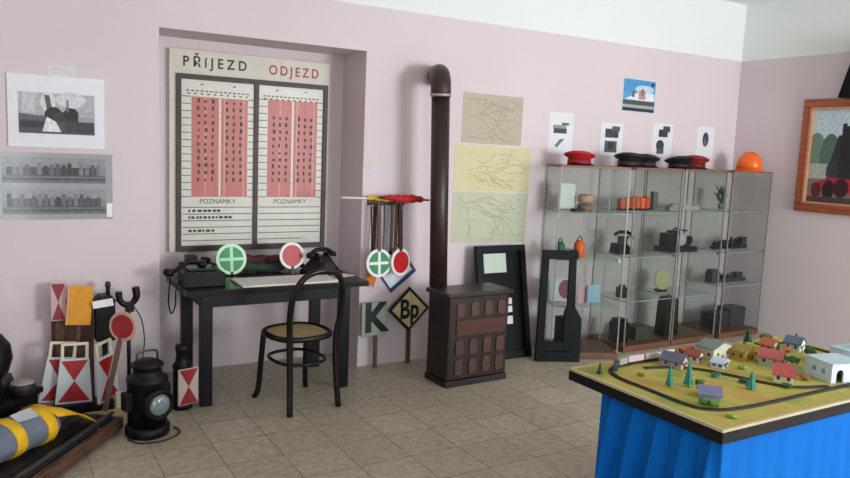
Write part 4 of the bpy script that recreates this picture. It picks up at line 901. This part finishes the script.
car('red carriage standing on the back track left of the station', 2.70, 2.18, 0, mat('#a5452f', .5), .09)
# trees
def conifer(label, x, y, h, r, col='#2f7f6a'):
    t = thing('model_conifer', label, 'model tree', (x, y, z)); rnd = random.Random(int(x*1000))
    bm = bmn(); tube(bm, [(0, 0, 0), (0, 0, h*.3)], .003, 6); obj('trunk', bm, BROWN, t)
    bm = bmn(); n = 5
    for k in range(n):
        z0 = h*(.12+.17*k); rr = r*(1-.17*k); seg = 11
        a = [bm.verts.new((rr*math.cos(2*PI*i/seg)*(1 if i % 2 else .72), rr*math.sin(2*PI*i/seg)*(1 if i % 2 else .72), z0-rnd.uniform(0, .003))) for i in range(seg)]
        top = bm.verts.new((0, 0, min(h, z0+h*.30))); bm.faces.new(a[::-1])
        for i in range(seg): bm.faces.new((a[i], a[(i+1) % seg], top))
    obj('needles', bm, mat(col, .8, var=.25, scale=60), t)
def bush(label, x, y, r, h, col, trunk=False):
    t = thing('model_tree' if trunk else 'model_bush', label, 'model tree' if trunk else 'model bush', (x, y, z)); rnd = random.Random(int(x*1000+y*77))
    z0 = h*.35 if trunk else 0
    bm = bmn()
    for k in range(9):
        a = rnd.uniform(0, 2*PI); q = rnd.uniform(0, .55)*r; rr = r*rnd.uniform(.38, .6)
        bmesh.ops.create_icosphere(bm, subdivisions=2, radius=1, matrix=TR((q*math.cos(a), q*math.sin(a), z0+max(rr*.8*(h-z0)/(2*r), rnd.uniform(.3, .75)*(h-z0)))) @ Matrix.Diagonal((rr, rr, rr*.8*(h-z0)/(1.6*r), 1)))
    for v in bm.verts: v.co += Vector((rnd.uniform(-1, 1), rnd.uniform(-1, 1), rnd.uniform(-1, 1)))*r*.06; v.co.z = max(v.co.z, 0.0)
    obj('foliage', bm, mat(col, .9, var=.3, scale=70), t)
    if trunk: bm = bmn(); tube(bm, [(0, 0, 0), (0, 0, h*.55)], .004, 6); obj('trunk', bm, BROWN, t)
conifer('teal model conifer in the open grass, left of the pair', 2.265, 1.895, .088, .020)
conifer('taller teal model conifer, right of the pair in the open grass', 2.335, 1.862, .105, .024)
conifer('teal model conifer beside the inner siding track', 2.545, 1.735, .078, .024)
conifer('small dark model conifer left of the train at the bend', 2.122, 2.13, .05, .016, '#2d4a34')
conifer('dark model conifer between the red-roofed houses and the depot', 3.00, 1.93, .10, .024, '#23573f')
conifer('dark green model conifer behind the ochre warehouse', 3.12, 2.17, .10, .028, '#1f4028')
bush('small green bush in the grass inside the left bend', 2.26, 2.035, .018, .014, '#6f8a2c')
bush('bright green bush at the front left corner of the track', 2.225, 1.655, .026, .026, '#5d8e2a')
bush('mid green bush beside the purple-grey roofed house', 2.225, 1.695, .028, .026, '#3f7a34')
bush('light green bush at the front outside of the curve', 2.20, 1.560, .026, .012, '#7fa83a')
bush('dark green bush right of the taller conifer', 2.40, 1.86, .020, .022, '#4c6e30')
bush('green hedge bush in front of the cream cottage', 2.70, 1.685, .03, .020, '#2f5c2e')
bush('dark hedge bush along the siding behind the third conifer', 2.585, 1.80, .03, .022, '#2c5138')
bush('round green tree left of the depot', 2.90, 1.78, .032, .05, '#5a8a3a', True)
bush('dark green tree behind the depot', 2.99, 1.85, .034, .055, '#2e5a2c', True)
bush('olive tree at the back between the houses', 3.06, 1.98, .036, .055, '#7a8430', True)
bush('green tree at the far back right corner', 3.25, 2.16, .04, .06, '#4c6a34', True)
bush('dark green tree behind the second depot block', 3.20, 1.90, .038, .06, '#3c6040', True)

bush('rust-brown shrub between the cream cottage and the depot', 2.875, 1.72, .024, .026, '#8a5a34')
bush('low lime-green bush beside the white shed', 2.755, 1.93, .026, .02, '#86a044')
bush('dark teal bush by the bend of the siding', 2.545, 1.90, .022, .022, '#2f6a5c')
bush('orange autumn tree behind the depot at the back', 3.13, 1.98, .03, .05, '#b0622e', True)
bush('yellow-green tree behind the long red-roofed house', 3.04, 2.10, .034, .05, '#96983a', True)
bush('pale grey-green bush in front of the depot doorway', 2.955, 1.565, .022, .012, '#9aa88a')

# ------------------------------------------------------------------ light and camera
def area(name, loc, rot, sx, sy, e, col):
    l = bpy.data.lights.new(name, 'AREA'); l.shape = 'RECTANGLE'; l.size = sx; l.size_y = sy; l.energy = e; l.color = col
    o = bpy.data.objects.new(name, l); COL.objects.link(o); o.location = loc; o.rotation_euler = rot
area('window_daylight', (4.85, YF-.02, 1.75), (R(90), 0, 0), 1.85, 1.55, 275, (.95, .97, 1))
area('door_daylight', (.05, YF-.02, 1.1), (R(90), 0, 0), .9, 2.0, 48, (.92, .97, 1))
w = bpy.data.worlds.new('sky'); S.world = w; w.use_nodes = True
w.node_tree.nodes['Background'].inputs[0].default_value = (.75, .87, 1, 1); w.node_tree.nodes['Background'].inputs[1].default_value = 1.2

f = 734.12; y, p, r = R(30.735), R(6.938), R(2.379)
F = Vector((math.sin(y)*math.cos(p), math.cos(y)*math.cos(p), -math.sin(p))); rt = Vector((math.cos(y), -math.sin(y), 0)); up = rt.cross(F)
R2 = rt*math.cos(r)+up*math.sin(r); U2 = -rt*math.sin(r)+up*math.cos(r)
cam = bpy.data.cameras.new('camera'); co = bpy.data.objects.new('camera', cam); COL.objects.link(co)
M = Matrix((R2, U2, -F)).transposed().to_4x4(); M.translation = (0, 0, 1.65); co.matrix_world = M
cam.sensor_width = 36; cam.lens = f/850*36; cam.clip_start = .05
S.camera = co
S.cycles.transparent_max_bounces = 32
S.cycles.max_bounces = 10; S.cycles.diffuse_bounces = 6
vs = S.view_settings; vs.view_transform = 'Standard'; vs.look = 'None'; vs.gamma = 1; vs.use_curve_mapping = False; vs.exposure = 0
